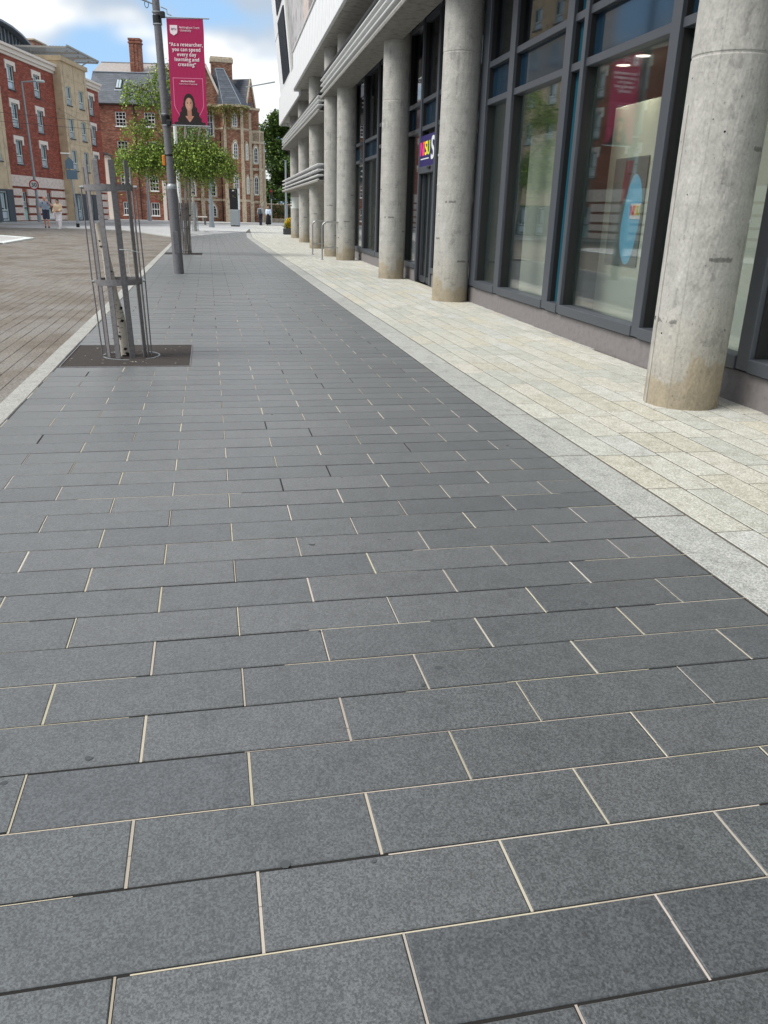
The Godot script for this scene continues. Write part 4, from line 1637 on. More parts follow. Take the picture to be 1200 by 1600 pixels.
func georgian() -> void:
	var b := thing("old_brick_house", "long old brick house of four storeys with white sash windows and a slate roof", "house", frontage(-6.42, -93.83, 102.26))
	var holes := []
	var styles := []
	for c in [-1.84, 1.12]:
		holes.append([c - 0.54, 8.95, c + 0.54, 10.30])
		holes.append([c - 0.55, 6.02, c + 0.55, 7.60])
		holes.append([c - 0.48, 2.87, c + 0.48, 4.42])
		holes.append([c - 0.44, 0.44, c + 0.44, 1.74])
		styles += [1, 1, 1, 2]
	var w := MB.new()
	w.wall(-5.0, 0, 2.55, 10.95, holes, 0.14)
	w.quad(Vector3(-5, 0, -9), Vector3(-5, 0, 0), Vector3(-5, 10.95, 0), Vector3(-5, 10.95, -9))
	w.quad(Vector3(2.55, 0, 0), Vector3(2.55, 0, -9), Vector3(2.55, 10.95, -9), Vector3(2.55, 10.95, 0))
	part("wall", w, M.old_brick, b)
	for k in holes.size():
		casement(b, holes[k], -0.09, M.white_frame, styles[k])
		var h: Array = holes[k]
		var ar := MB.new()
		ar.box(Vector3((h[0] + h[2]) * 0.5, h[3] + 0.11, 0.012), Vector3(h[2] - h[0] + 0.2, 0.2, 0.04), 0.01)
		part("brick_arch", ar, M.red_brick, b)
	var gt := MB.new()
	gt.box(Vector3(-1.2, 10.98, 0.16), Vector3(7.7, 0.16, 0.32), 0.03)
	part("gutter", gt, M.pipe, b)
	var rf := MB.new()
	rf.quad(Vector3(-5.1, 10.95, 0.28), Vector3(2.65, 10.95, 0.28), Vector3(2.65, 14.17, -2.4), Vector3(-5.1, 14.17, -2.4))
	rf.quad(Vector3(-5.1, 10.95, 0.28), Vector3(-5.1, 14.17, -2.4), Vector3(-5.1, 14.17, -6), Vector3(-5.1, 10.95, -8))
	rf.quad(Vector3(2.65, 14.17, -2.4), Vector3(2.65, 10.95, 0.28), Vector3(2.65, 10.95, -8), Vector3(2.65, 14.17, -6))
	var roof := part("roof", rf, M.slate, b)
	var r2 := MB.new()
	r2.quad(Vector3(-5.1, 14.18, -2.4), Vector3(2.65, 14.18, -2.4), Vector3(2.65, 15.5, -5.4), Vector3(-5.1, 15.5, -5.4))
	part("upper_slope", r2, M.slate_pale, roof)
	var rd := MB.new()
	rd.box(Vector3(-1.2, 14.2, -2.4), Vector3(7.8, 0.1, 0.16), 0.02)
	rd.box(Vector3(-1.2, 15.52, -5.4), Vector3(7.8, 0.1, 0.2), 0.02)
	part("ridge", rd, M.lead, roof)
	var sk := Transform3D(Basis(Vector3.RIGHT, -atan2(2.68, 3.22)), Vector3(-2.14, 12.92, -1.36))
	var s1 := MB.new()
	s1.xf = sk
	s1.box(Vector3(0, 0, 0.06), Vector3(0.62, 1.25, 0.14), 0.02)
	var sky := part("skylight", s1, M.pipe, roof)
	for x in [-0.13, 0.13]:
		var s2 := MB.new()
		s2.xf = sk
		s2.box(Vector3(x, 0, 0.135), Vector3(0.2, 1.05, 0.02))
		part("pane", s2, M.curtain, sky)
	var ap := MB.new()
	ap.xf = sk
	ap.box(Vector3(0, -0.74, 0.03), Vector3(0.8, 0.2, 0.05), 0.01)
	part("flashing", ap, M.lead, roof)
	var c1 := MB.new()
	c1.box(Vector3(-0.66, 15.6, -3.0), Vector3(1.12, 3.2, 0.9), 0.02)
	c1.box(Vector3(-0.66, 16.95, -3.0), Vector3(1.28, 0.16, 1.06), 0.02)
	c1.box(Vector3(-0.66, 17.26, -3.0), Vector3(1.24, 0.2, 1.02), 0.02)
	for x in [-0.18, 0.18]:
		c1.box(Vector3(-0.66 + x, 15.6, -2.53), Vector3(0.16, 2.4, 0.08))
	part("chimney", c1, M.old_brick, b)
	for x in [[-0.38, 0.06, 10.9], [2.2, 0.1, 3.9]]:
		var p := MB.new()
		if x[1] < 0.08:
			p.tube([Vector3(x[0] + 0.05, 0, 0.1), Vector3(x[0] - 0.03, x[2], 0.1)], [x[1]], 8)
			part("downpipe", p, M.pipe, b)
		else:
			p.box(Vector3(x[0], x[2] * 0.5, 0.1), Vector3(0.34, x[2], 0.2), 0.02)
			part("pilaster", p, M.cornice, b)
	var pp := MB.new()
	pp.box(Vector3(-3.45, 3.1, 0.15), Vector3(0.6, 6.2, 0.3), 0.02)
	part("pilaster", pp, M.cornice, b)
	var ph := MB.new()
	ph.bar(Vector3(-4.3, 6.6, 0.3), Vector3(-3.0, 6.1, 0.3), 0.5, 0.14, Vector3.BACK)
	part("porch_roof", ph, M.slate, b)


func lancet(w: float, y0: float, y1: float, n := 6) -> PackedVector2Array:
	# pointed arch outline
	var o := PackedVector2Array([Vector2(-w, y0), Vector2(w, y0)])
	var sp := y1 - w * 1.7
	for k in n + 1:
		var a := float(k) / n
		o.append(Vector2(w * (1.0 - a * a * 0.35 - a * 0.65), sp + (y1 - sp) * sin(a * PI * 0.5)))
	for k in n:
		var a := 1.0 - float(k + 1) / n
		o.append(Vector2(-w * (1.0 - a * a * 0.35 - a * 0.65), sp + (y1 - sp) * sin(a * PI * 0.5)))
	return o


func gothic_window(b: Node3D, tf: Transform3D, w: float, y0: float, y1: float) -> void:
	var s := MB.new()
	s.xf = tf
	s.plate(lancet(w + 0.17, y0 - 0.14, y1 + 0.3), -0.05, 0.05)
	var sur := part("window_surround", s, M.stone, b)
	var f := MB.new()
	f.xf = tf
	f.plate(lancet(w + 0.03, y0 - 0.02, y1 + 0.05), 0.04, 0.075)
	part("frame", f, M.white_frame, sur)
	var p := MB.new()
	p.xf = tf
	p.plate(lancet(w - 0.05, y0 + 0.06, y1 - 0.05), 0.06, 0.085)
	part("pane", p, M.window_glass, sur)
	var br := MB.new()
	br.xf = tf
	br.box(Vector3(0, (y0 + y1) * 0.5, 0.088), Vector3(0.035, y1 - y0 - 0.1, 0.02))
	for k in 3:
		br.box(Vector3(0, y0 + (y1 - y0) * (0.25 + 0.22 * k), 0.09), Vector3(w * 1.8, 0.03, 0.02))
	part("glazing_bar", br, M.white_frame, sur)


func gothic() -> void:
	var b := thing("gothic_building", "gothic brick building with pointed windows, stone buttresses and steep slate roofs", "building", frontage(3.27, -95.08, 87.26))
	# footprint in (along, depth); depth grows away from the street
	var foot := [Vector2(-8, 1.4), Vector2(-1.7, 1.4), Vector2(-1.05, 0.25), Vector2(0.72, 0.0), Vector2(1.66, 1.0), Vector2(1.66, 2.2), Vector2(2.8, 2.3), Vector2(3.0, 9), Vector2(-8, 9)]
	var pv := PackedVector2Array()
	for p in foot:
		pv.append(Vector2(p.x, -p.y))
	var w := MB.new()
	w.slab(pv, 0, 11.5)
	part("wall", w, M.gothic_brick, b)
	# right hand turret bay with a parapet
	var bay := PackedVector2Array([Vector2(1.55, -2.15), Vector2(1.9, -1.35), Vector2(2.7, -1.35), Vector2(3.2, -2.2), Vector2(3.2, -4.5), Vector2(1.55, -4.5)])
	var bm := MB.new()
	bm.slab(bay, 0, 8.05)
	part("bay", bm, M.gothic_brick, b)
	for q in [[8.05, 8.3, 0.12], [9.15, 9.35, 0.10], [5.35, 5.6, 0.12], [2.0, 2.25, 0.10]]:
		var m := MB.new()
		m.slab(Geometry2D.offset_polygon(bay, q[2])[0], q[0], q[1], true)
		part("string_course", m, M.stone, b)
	for k in 9:
		var m := MB.new()
		m.box(Vector3(1.83 + 0.14 * k, 8.72, -1.33), Vector3(0.07, 0.86, 0.1))
		part("baluster", m, M.stone, b)
	for q in [Vector2(1.9, -1.33), Vector2(2.71, -1.33), Vector2(3.18, -2.2)]:
		var m := MB.new()
		m.box(Vector3(q.x, 8.72, q.y), Vector3(0.16, 0.9, 0.16), 0.02)
		part("parapet_pier", m, M.stone, b)
	# courses on the main block
	for q in [[9.25, 9.42, 0.05], [2.1, 2.35, 0.09], [11.4, 11.62, 0.14]]:
		var m := MB.new()
		m.slab(Geometry2D.offset_polygon(pv, q[2])[0], q[0], q[1], true)
		part("string_course", m, M.stone, b)
	# buttresses and stone quoins
	for q in [[-1.05, 0.22, 11.3], [0.74, -0.02, 11.3], [1.68, 1.0, 11.0], [1.74, 1.75, 8.0], [2.75, 1.32, 8.0], [3.2, 2.15, 8.0], [-3.6, 1.4, 10.6], [-6.2, 1.4, 10.6]]:
		var m := MB.new()
		m.box(Vector3(q[0], q[2] * 0.5, -q[1]), Vector3(0.30, q[2], 0.30), 0.03)
		m.box(Vector3(q[0], 1.1, -q[1] + 0.1), Vector3(0.44, 2.2, 0.44), 0.03)
		m.box(Vector3(q[0], 2.9, -q[1] + 0.05), Vector3(0.36, 5.4, 0.36), 0.03)
		part("buttress", m, M.stone, b)
	# windows
	var fa := Transform3D(Basis(Vector3.UP, 0.14), Vector3(0.0, 0, -0.09))
	var fb := Transform3D(Basis(Vector3.UP, 0.82), Vector3(1.22, 0, -0.50))
	var fc := Transform3D(Basis(Vector3.UP, 0.0), Vector3(2.28, 0, -1.35))
	var fd := Transform3D(Basis.IDENTITY, Vector3(-2.5, 0, -1.38))
	var fe := Transform3D(Basis.IDENTITY, Vector3(-4.7, 0, -1.38))
	for y in [[9.55, 10.75], [6.45, 8.0], [3.2, 4.75]]:
		gothic_window(b, fa, 0.24, y[0], y[1])
	for y in [[6.1, 7.7], [2.9, 4.75]]:
		gothic_window(b, fc, 0.22, y[0], y[1])
	for y in [[6.4, 7.9], [3.0, 4.6]]:
		gothic_window(b, fb, 0.13, y[0], y[1])
	for y in [[8.6, 11.4], [5.2, 7.2], [2.6, 4.2], [0.5, 1.7]]:
		gothic_window(b, fd, 0.32, y[0], y[1])
		gothic_window(b, fe, 0.32, y[0], y[1])
	gothic_window(b, fa, 0.16, 0.7, 1.7)
	# steep roofs
	var r := MB.new()
	var e1 := Vector3(-1.7, 11.5, -1.4)
	var e2 := Vector3(-1.1, 11.5, -0.15)
	var e3 := Vector3(0.80, 11.5, 0.1)
	var e4 := Vector3(1.75, 11.5, -1.0)
	var e5 := Vector3(1.75, 11.5, -4.0)
	var t1 := Vector3(-1.65, 15.15, -2.0)
	var t2 := Vector3(-0.78, 15.15, -2.0)
	r.quad(e2, e3, t2, t1)
	r.quad(e3, e4, t2 + Vector3(0.15, -0.2, -0.2), t2)
	r.quad(e4, e5, t2 + Vector3(0, 0, -2), t2 + Vector3(0.15, -0.2, -0.2))
	r.quad(e1, e2, t1, t1 + Vector3(-0.3, 0, -0.6))
	r.quad(t1, t2, t2 + Vector3(0, 0, -2), t1 + Vector3(0, 0, -2))
	var roof := part("roof", r, M.slate, b)
	var hp := MB.new()
	hp.tube([e3, t2], [0.04], 6)
	hp.tube([e2, t1], [0.035], 6)
	hp.tube([t1, t2], [0.06], 6)
	part("hip", hp, M.lead, roof)
	# left wing: gable towards the street
	var lw := MB.new()
	lw.plate(PackedVector2Array([Vector2(-4.6, 11.4), Vector2(-0.9, 11.4), Vector2(-2.75, 15.2)]), -1.9, -1.42)
	part("gable", lw, M.gothic_brick, b)
	var lr := MB.new()
	lr.quad(Vector3(-2.75, 15.45, -1.3), Vector3(-0.75, 11.4, -1.3), Vector3(-0.75, 11.4, -8), Vector3(-2.75, 15.45, -8))
	lr.quad(Vector3(-4.75, 11.4, -1.3), Vector3(-2.75, 15.45, -1.3), Vector3(-2.75, 15.45, -8), Vector3(-4.75, 11.4, -8))
	lr.quad(Vector3(-8.2, 11.4, -1.3), Vector3(-4.4, 11.4, -1.3), Vector3(-3.6, 13.6, -4), Vector3(-8.2, 13.6, -4))
	part("roof", lr, M.slate, b)
	var lv := MB.new()
	lv.bar(Vector3(-0.85, 11.4, -1.28), Vector3(-2.75, 15.4, -1.28), 0.22, 0.14)
	lv.bar(Vector3(-4.65, 11.4, -1.28), Vector3(-2.75, 15.4, -1.28), 0.22, 0.14)
	part("verge", lv, M.cornice, b)
	# right wing: gable that faces down the street
	var gx := Transform3D(Basis(Vector3.UP, 0.95), Vector3(1.75, 0, -2.25))
	var rg := MB.new()
	rg.xf = gx
	rg.plate(PackedVector2Array([Vector2(-0.75, 10.4), Vector2(1.5, 10.4), Vector2(1.5, 10.7), Vector2(0.32, 14.3), Vector2(-0.75, 11.3)]), -0.4, 0.0)
	part("gable", rg, M.gothic_brick, b)
	for x in [0.1, 0.55]:
		var lt := MB.new()
		lt.xf = gx
		var pg := lancet(0.1, 11.0, 12.2)
		for k in pg.size():
			pg[k].x += x
		lt.plate(pg, -0.02, 0.03)
		part("lancet", lt, M.window_glass, b)
	var rr := MB.new()
	rr.xf = gx
	rr.quad(Vector3(-0.95, 11.0, 0.12), Vector3(0.32, 14.45, 0.12), Vector3(0.32, 14.45, -6), Vector3(-0.95, 11.0, -6))
	rr.quad(Vector3(0.32, 14.45, 0.12), Vector3(1.7, 10.3, 0.12), Vector3(1.7, 10.3, -6), Vector3(0.32, 14.45, -6))
	part("roof", rr, M.slate, b)
	var rv := MB.new()
	rv.xf = gx
	rv.bar(Vector3(0.32, 14.45, 0.1), Vector3(1.65, 10.4, 0.1), 0.16, 0.12)
	rv.bar(Vector3(0.32, 14.45, 0.1), Vector3(-0.9, 11.1, 0.1), 0.16, 0.12)
	part("verge", rv, M.stone, b)
	# chimney
	var ch := MB.new()
	ch.box(Vector3(-0.97, 14.1, -2.9), Vector3(2.2, 3.6, 1.0), 0.03)
	var chm := part("chimney", ch, M.gothic_brick, b)
	var cap := MB.new()
	cap.box(Vector3(-0.97, 16.0, -2.9), Vector3(2.42, 0.42, 1.2), 0.04)
	cap.box(Vector3(-0.97, 16.27, -2.9), Vector3(2.3, 0.12, 1.1), 0.02)
	part("cap", cap, M.stone, chm)
	for y in [0.0]:
		var dp := MB.new()
		dp.tube([Vector3(-1.5, 0, -0.95), Vector3(-1.5, 9.0, -0.95)], [0.07], 8)
		part("downpipe", dp, M.pipe, b)


# ---------------------------------------------------------------- street furniture
func build_street_things() -> void:
	lamp_post()
	# tree pit with guard and cut birch trunk
	var pt := thing("tree_pit", "brown resin tree pit with a steel rim around the cut birch trunk", "tree pit", at(-0.74, 0, -7.71))
	var pm := MB.new()
	pm.box(Vector3(0, -0.0262, 0), Vector3(1.05, 0.05, 1.17))
	part("resin_fill", pm, M.resin, pt)
	var rm := MB.new()
	for s in [-1, 1]:
		rm.box(Vector3(0, -0.02, 0.592 * s), Vector3(1.08, 0.05, 0.012), 0.002)
		rm.box(Vector3(0.534 * s, -0.02, 0), Vector3(0.012, 0.05, 1.17), 0.002)
	part("rim", rm, M.guard, pt)
	var sf := MB.new()
	for k in 34:
		var x := rng.randf_range(-0.5, 0.5)
		var z := rng.randf_range(-0.55, 0.55)
		var s := rng.randf_range(0.003, 0.009)
		sf.col = g(rng.randf_range(0.3, 1.0))
		sf.xf = Transform3D(Basis(Vector3.UP, rng.randf() * TAU), Vector3(x, 0.0002, z))
		sf.box(Vector3.ZERO, Vector3(s * 2.4, 0.004, s))
	tag(part("dry_litter", sf, M.mortar, pt), "", "", "", "stuff")
	var ring := MB.new()
	for k in 20:
		if k in [3, 4, 9, 15]:
			continue
		var a := TAU * k / 20
		var a2 := TAU * (k + 1) / 20
		ring.bar(Vector3(cos(a) * 0.25, -0.002, sin(a) * 0.25), Vector3(cos(a2) * 0.25, -0.002, sin(a2) * 0.25), 0.012, 0.008)
	part("inner_ring", ring, M.galv, pt)
	tree_guard(Vector3(-0.775, 0, -7.72), 0.0, [-52, -20, 18, 60, 104, 172, -104], "grey flat bar tree guard around the cut birch trunk, nearest the camera")
	var st := thing("birch_stump", "leaning cut birch trunk with peeling white bark inside the near tree guard", "tree", at(-0.78, -0.02, -7.70))
	var tm := MB.new()
	var pts := []
	var rad := []
	for k in 15:
		var f := k / 14.0
		pts.append(Vector3(-0.155 * pow(f, 1.25) + 0.006 * sin(f * 9.0), 1.16 * f, 0.02 * sin(f * 5.0)))
		rad.append(0.047 - 0.014 * f + 0.004 * sin(f * 23.0) + (0.006 if k == 0 else 0.0))
	tm.tube(pts, rad, 16)
	for k in tm.t.size():
		tm.t[k].y = 1.0 - tm.t[k].y / 14.0
	part("trunk", tm, M.birch, st)
	var sc := MB.new()
	for q in [[0.09, 0.0], [0.34, 0.5], [0.60, -0.4], [0.66, 0.3], [0.83, 0.1], [0.97, -0.6], [0.20, -0.9], [0.45, 1.0]]:
		var i: float = q[0] * 14.0 / 1.16
		var p: Vector3 = pts[int(i)].lerp(pts[mini(int(i) + 1, 14)], i - int(i))
		var r: float = rad[int(i)]
		var dd := Vector3(sin(q[1]), 0, cos(q[1]))
		sc.xf = Transform3D(Basis(Vector3(dd.z, 0, -dd.x), Vector3.UP, dd), p + dd * (r - 0.003))
		sc.plate(PackedVector2Array([Vector2(-0.018, -0.006), Vector2(0.0, -0.014), Vector2(0.018, -0.004), Vector2(0.012, 0.008), Vector2(-0.008, 0.012)]), -0.004, 0.006)
	sc.xf = Transform3D()
	sc.tube([pts[0] + Vector3(0.004, 0.0, 0.014), pts[1] + Vector3(0.004, 0.01, 0.010)], [0.045, 0.034], 12)
	part("bark_scar", sc, mat(srgb(40, 34, 30), 0.95), st)
	# guards and pits farther along the kerb
	for q in [[-26.0, -0.68, "dark slatted tree guard around the birch beyond the banner post"], [-52.2, -0.75, "pale grey tree guard around the far birch on the corner"]]:
		var p2 := thing("tree_pit", "brown resin tree pit at the foot of the %s" % ("birch beyond the banner post" if q[0] > -30 else "far birch on the corner"), "tree pit", at(-0.74, 0, q[0]))
		var m := MB.new()
		m.box(Vector3(0, -0.0262, 0), Vector3(1.05, 0.05, 1.16))
		part("resin_fill", m, M.resin, p2)
		slat_guard(Vector3(q[1], 0, q[0]), q[2], q[0] < -30)
	# pale slim post behind the banner
	var wp := thing("pale_post", "slim white painted post behind the banner, rising beside the birch", "post", at(-1.19, 0, -40.0))
	var m1 := MB.new()
	m1.tube([Vector3(0, 0, 0), Vector3(0, 0.7, 0), Vector3(0, 0.72, 0), Vector3(-0.04, 5.0, 0)], [0.105, 0.105, 0.085, 0.075], 14)
	part("shaft", m1, M.white_paint, wp)
	var m1b := MB.new()
	m1b.tube([Vector3(-0.04, 5.0, 0), Vector3(-0.04, 5.08, 0)], [0.09, 0.05], 14)
	part("cap", m1b, M.galv, wp)
	# slender lamp columns beyond
	for q in [[0.29, -64.75, 6.7, "slender grey lamp column on the corner, between birch and kiosk"], [-5.69, -88.6, 6.7, "slender grey lamp column before the old brick house"], [8.3, -92.0, 6.2, "slender grey lamp column in front of the large dark tree"]]:
		var t := thing("lamp_column", q[3], "street lamp", at(q[0], 0, q[1]), "slender lamp columns at the crossing")
		var m := MB.new()
		m.tube([Vector3.ZERO, Vector3(0, 1.9, 0), Vector3(0, 1.95, 0), Vector3(0, q[2], 0)], [0.17, 0.17, 0.11, 0.085], 12)
		part("shaft", m, M.galv, t)
		var h := MB.new()
		h.tube([Vector3(0, q[2], 0), Vector3(0, q[2] + 0.08, 0)], [0.15, 0.11], 12)
		part("head", h, M.galv, t)
		var bp := MB.new()
		bp.tube([Vector3.ZERO, Vector3(0, 0.35, 0)], [0.22, 0.18], 12)
		part("base", bp, M.galv, t)
	# street lamp with the speed sign
	var sl := thing("street_lamp", "tall grey street lamp with a short arm before the red brick block", "street lamp", at(-12.35, 0, -67.9))
	var s1 := MB.new()
	s1.tube([Vector3.ZERO, Vector3(0, 1.5, 0), Vector3(0, 1.55, 0), Vector3(-0.14, 9.38, 0)], [0.14, 0.14, 0.10, 0.065], 12)
	part("shaft", s1, M.galv, sl)
	var s2 := MB.new()
	s2.tube([Vector3(-0.14, 9.36, 0), Vector3(0.9, 9.47, 0)], [0.05], 8)
	part("arm", s2, M.galv, sl)
	var s3 := MB.new()
	s3.box(Vector3(1.12, 9.47, 0), Vector3(0.58, 0.16, 0.26), 0.05)
	part("head", s3, M.grey_frame, sl)
	var sg := thing("speed_sign", "round white speed limit sign with a red ring, fixed to the tall street lamp", "sign", Transform3D(Basis(Vector3.UP, -0.18), Vector3(-12.43, 2.58, -67.72)))
	var d1 := MB.new()
	d1.plate(circle(0.36, 32), -0.012, 0.0)
	part("plate", d1, mat(srgb(176, 22, 34), 0.5), sg)
	var d2 := MB.new()
	d2.plate(circle(0.27, 28), 0.001, 0.004)
	part("face", d2, M.white_paint, sg)
	var num := letters("30", 0.27, true)
	part("number", num, M.black, sg, at(0, 0, 0.006))
	var cl := MB.new()
	for y in [-0.15, 0.15]:
		cl.box(Vector3(0, y, -0.05), Vector3(0.3, 0.04, 0.08))
	part("clip", cl, M.galv, sg)
	# sign post seen from behind
	var bs := thing("signpost", "slim signpost with two blue grey sign backs near the crossing couple", "signpost", at(-7.82, 0, -55.0))
	var b1 := MB.new()
	b1.tube([Vector3.ZERO, Vector3(0, 1.15, 0), Vector3(0, 1.2, 0), Vector3(-0.2, 4.15, 0)], [0.085, 0.085, 0.055, 0.05], 10)
	part("pole", b1, M.galv, bs)
	var b1b := MB.new()
	b1b.tube([Vector3.ZERO, Vector3(0, 0.22, 0)], [0.1], 10)
	part("base_sleeve", b1b, M.rubber, bs)
	var blue := mat(srgb(84, 108, 126), 0.5)
	var b2 := MB.new()
	b2.plate(PackedVector2Array([Vector2(-0.36, 3.30), Vector2(0.10, 3.30), Vector2(0.10, 3.72), Vector2(-0.12, 3.95), Vector2(-0.36, 3.72)]), 0.06, 0.08)
	part("sign_plate", b2, blue, bs)
	var b3 := MB.new()
	b3.box(Vector3(-0.04, 2.98, 0.07), Vector3(0.62, 0.52, 0.02), 0.004)
	part("sign_plate", b3, blue, bs)
	var b4 := MB.new()
	b4.box(Vector3(-0.30, 4.14, 0), Vector3(0.55, 0.06, 0.2), 0.02)
	part("sign_light", b4, M.white_paint, bs)
	# information kiosk
	var ki := thing("information_kiosk", "tall grey street kiosk with a large black screen, on the corner pavement", "kiosk", at(2.18, 0, -69.6, -0.35))
	var k1 := MB.new()
	k1.box(Vector3(0, 0.68, 0), Vector3(0.74, 1.2, 0.34), 0.04)
	part("body", k1, M.galv, ki)
	var k0 := MB.new()
	k0.box(Vector3(0, 0.05, 0), Vector3(0.66, 0.1, 0.28))
	part("foot", k0, M.fin_dark, ki)
	var k2 := MB.new()
	k2.box(Vector3(-0.03, 2.06, 0.0), Vector3(0.68, 1.56, 0.30), 0.03)
	part("screen", k2, mat(srgb(8, 9, 18), 0.55), ki)
	var k3 := MB.new()
	k3.box(Vector3(0.36, 2.06, 0.0), Vector3(0.07, 1.58, 0.34), 0.02)
	part("edge", k3, M.white_paint, ki)
	var k4 := MB.new()
	k4.box(Vector3(-0.05, 2.68, 0.152), Vector3(0.16, 0.06, 0.006))
	part("emblem", k4, M.white_paint, ki)
	# planter
	var pl := thing("planter", "low dark planter of yellow flowers beside the farthest column", "planter", at(4.60, 0, -49.6))
	var p1 := MB.new()
	p1.box(Vector3(0, 0.17, 0), Vector3(0.62, 0.34, 0.5), 0.03)
	part("trough", p1, M.fin_dark, pl)
	var p2 := MB.new()
	p2.box(Vector3(0, 0.32, 0), Vector3(0.54, 0.05, 0.42))
	part("soil", p2, M.resin, pl)
	leaves(pl, "foliage", M.leaf, 420, func(_i): return Vector3(0.04, 0.55, 0) + ball() * Vector3(0.24, 0.30, 0.2), 0.06, [lin(70, 96, 40), lin(96, 120, 44), lin(56, 80, 34)])
	leaves(pl, "flowers", M.leaf, 300, func(_i): return Vector3(0.06, 0.62, 0.02) + ball() * Vector3(0.22, 0.27, 0.2), 0.07, [lin(236, 206, 40), lin(244, 222, 70), lin(224, 186, 30)])
	# bench
	var be := thing("bench", "pale stone bench in front of the old brick house, beside the slim lamp column", "bench", at(-0.60, 0, -74.0, 0.15))
	var e1 := MB.new()
	e1.box(Vector3(0, 0.62, 0), Vector3(1.1, 0.1, 0.5), 0.02)
	part("seat", e1, M.cornice, be)
	for s in [-0.4, 0.4]:
		var e2 := MB.new()
		e2.box(Vector3(s, 0.285, 0), Vector3(0.12, 0.57, 0.42), 0.02)
		part("leg", e2, M.plinth, be)
	# traffic signal
	var ts := thing("traffic_signal", "small traffic signal with a red lamp before the dark tree", "traffic light", at(6.74, 0, -92.0))
	var t1 := MB.new()
	t1.tube([Vector3.ZERO, Vector3(0, 2.6, 0)], [0.06], 10)
	part("pole", t1, M.galv, ts)
	var t2 := MB.new()
	t2.box(Vector3(0, 2.95, 0), Vector3(0.34, 0.95, 0.25), 0.04)
	part("housing", t2, M.black, ts)
	for k in 3:
		var l := MB.new()
		l.plate(circle(0.1, 16, Vector2(0, 3.22 - 0.28 * k)), 0.12, 0.135)
		part("signal_lens", l, mat([srgb(170, 30, 24), srgb(60, 48, 20), srgb(20, 56, 34)][k], 0.3), ts)
	# overhead wires across the side street
	for q in [[Vector3(-12.48, 8.9, -67.9), Vector3(-5.7, 6.75, -88.6), "overhead wire from the tall street lamp to the lamp column before the old brick house"], [Vector3(-5.7, 6.7, -88.6), Vector3(0.29, 6.78, -64.75), "overhead wire between the two slender lamp columns left of the kiosk"], [Vector3(-24.0, 7.4, -58.0), Vector3(0.29, 6.6, -64.75), "long overhead wire running off past the red brick block"], [Vector3(-24.0, 6.7, -57.0), Vector3(0.29, 6.2, -64.75), "lower long overhead wire running off past the red brick block"]]:
		var t := thing("overhead_wire", q[2], "wire")
		var m := MB.new()
		var pp := []
		for k in 13:
			var f := k / 12.0
			pp.append(q[0].lerp(q[1], f) - Vector3(0, 1.2 * f * (1.0 - f), 0))
		m.tube(pp, [0.012], 5)
		part("cable", m, M.black, t)


func tree_guard(p: Vector3, turn: float, angles: Array, label: String) -> void:
	var t := thing("tree_guard", label, "tree guard", at(p.x, p.y, p.z, turn))
	t.rotation.z = 0.030
	for a in angles:
		var th := deg_to_rad(a)
		var o := Vector3(sin(th), 0, cos(th))
		var m := MB.new()
		var hgt := 1.64 - (0.05 if absf(a) > 90 else 0.0)
		m.bar(o * 0.188 + Vector3.DOWN * 0.02, o * 0.193 + Vector3.UP * hgt, 0.047, 0.009, Vector3(o.z, 0, -o.x), 0.0015)
		part("upright", m, M.guard, t)
	for y in [0.655, 1.425]:
		var m := MB.new()
		for k in 36:
			var a := TAU * k / 36
			var a2 := TAU * (k + 1) / 36
			var r := 0.199
			m.quad(Vector3(sin(a), 0, cos(a)) * r + Vector3.UP * (y - 0.025), Vector3(sin(a2), 0, cos(a2)) * r + Vector3.UP * (y - 0.025), Vector3(sin(a2), 0, cos(a2)) * r + Vector3.UP * (y + 0.025), Vector3(sin(a), 0, cos(a)) * r + Vector3.UP * (y + 0.025))
			m.quad(Vector3(sin(a2), 0, cos(a2)) * (r - 0.007) + Vector3.UP * (y - 0.025), Vector3(sin(a), 0, cos(a)) * (r - 0.007) + Vector3.UP * (y - 0.025), Vector3(sin(a), 0, cos(a)) * (r - 0.007) + Vector3.UP * (y + 0.025), Vector3(sin(a2), 0, cos(a2)) * (r - 0.007) + Vector3.UP * (y + 0.025))
			m.quad(Vector3(sin(a), 0, cos(a)) * r + Vector3.UP * (y + 0.025), Vector3(sin(a2), 0, cos(a2)) * r + Vector3.UP * (y + 0.025), Vector3(sin(a2), 0, cos(a2)) * (r - 0.007) + Vector3.UP * (y + 0.025), Vector3(sin(a), 0, cos(a)) * (r - 0.007) + Vector3.UP * (y + 0.025))
		part("hoop", m, M.guard, t)
	var bo := MB.new()
	for s in [-1, 1]:
		bo.tube([Vector3(0.205 * s, 1.43, 0.0), Vector3(0.235 * s, 1.43, 0.0)], [0.014], 8)
		bo.tube([Vector3(0.205 * s, 0.66, 0.03), Vector3(0.228 * s, 0.66, 0.03)], [0.012], 8)
	part("bolt", bo, M.steel, t)
	for s in [-1, 1]:
		var w := MB.new()
		w.tube([Vector3(0.222 * s, 1.43, 0.02), Vector3(0.226 * s, 0.7, 0.03), Vector3(0.215 * s, 0.0, 0.03)], [0.006], 6)
		part("stay_rod", w, M.guard, t)
	var ti := MB.new()
	ti.tube([Vector3(0.05, 0.93, 0.19), Vector3(0.12, 0.925, 0.175), Vector3(0.2, 0.90, 0.06)], [0.004], 5)
	ti.tube([Vector3(0.12, 0.925, 0.175), Vector3(0.11, 0.80, 0.18), Vector3(0.115, 0.70, 0.18)], [0.003], 5)
	part("cable_tie", ti, M.white_paint, t)


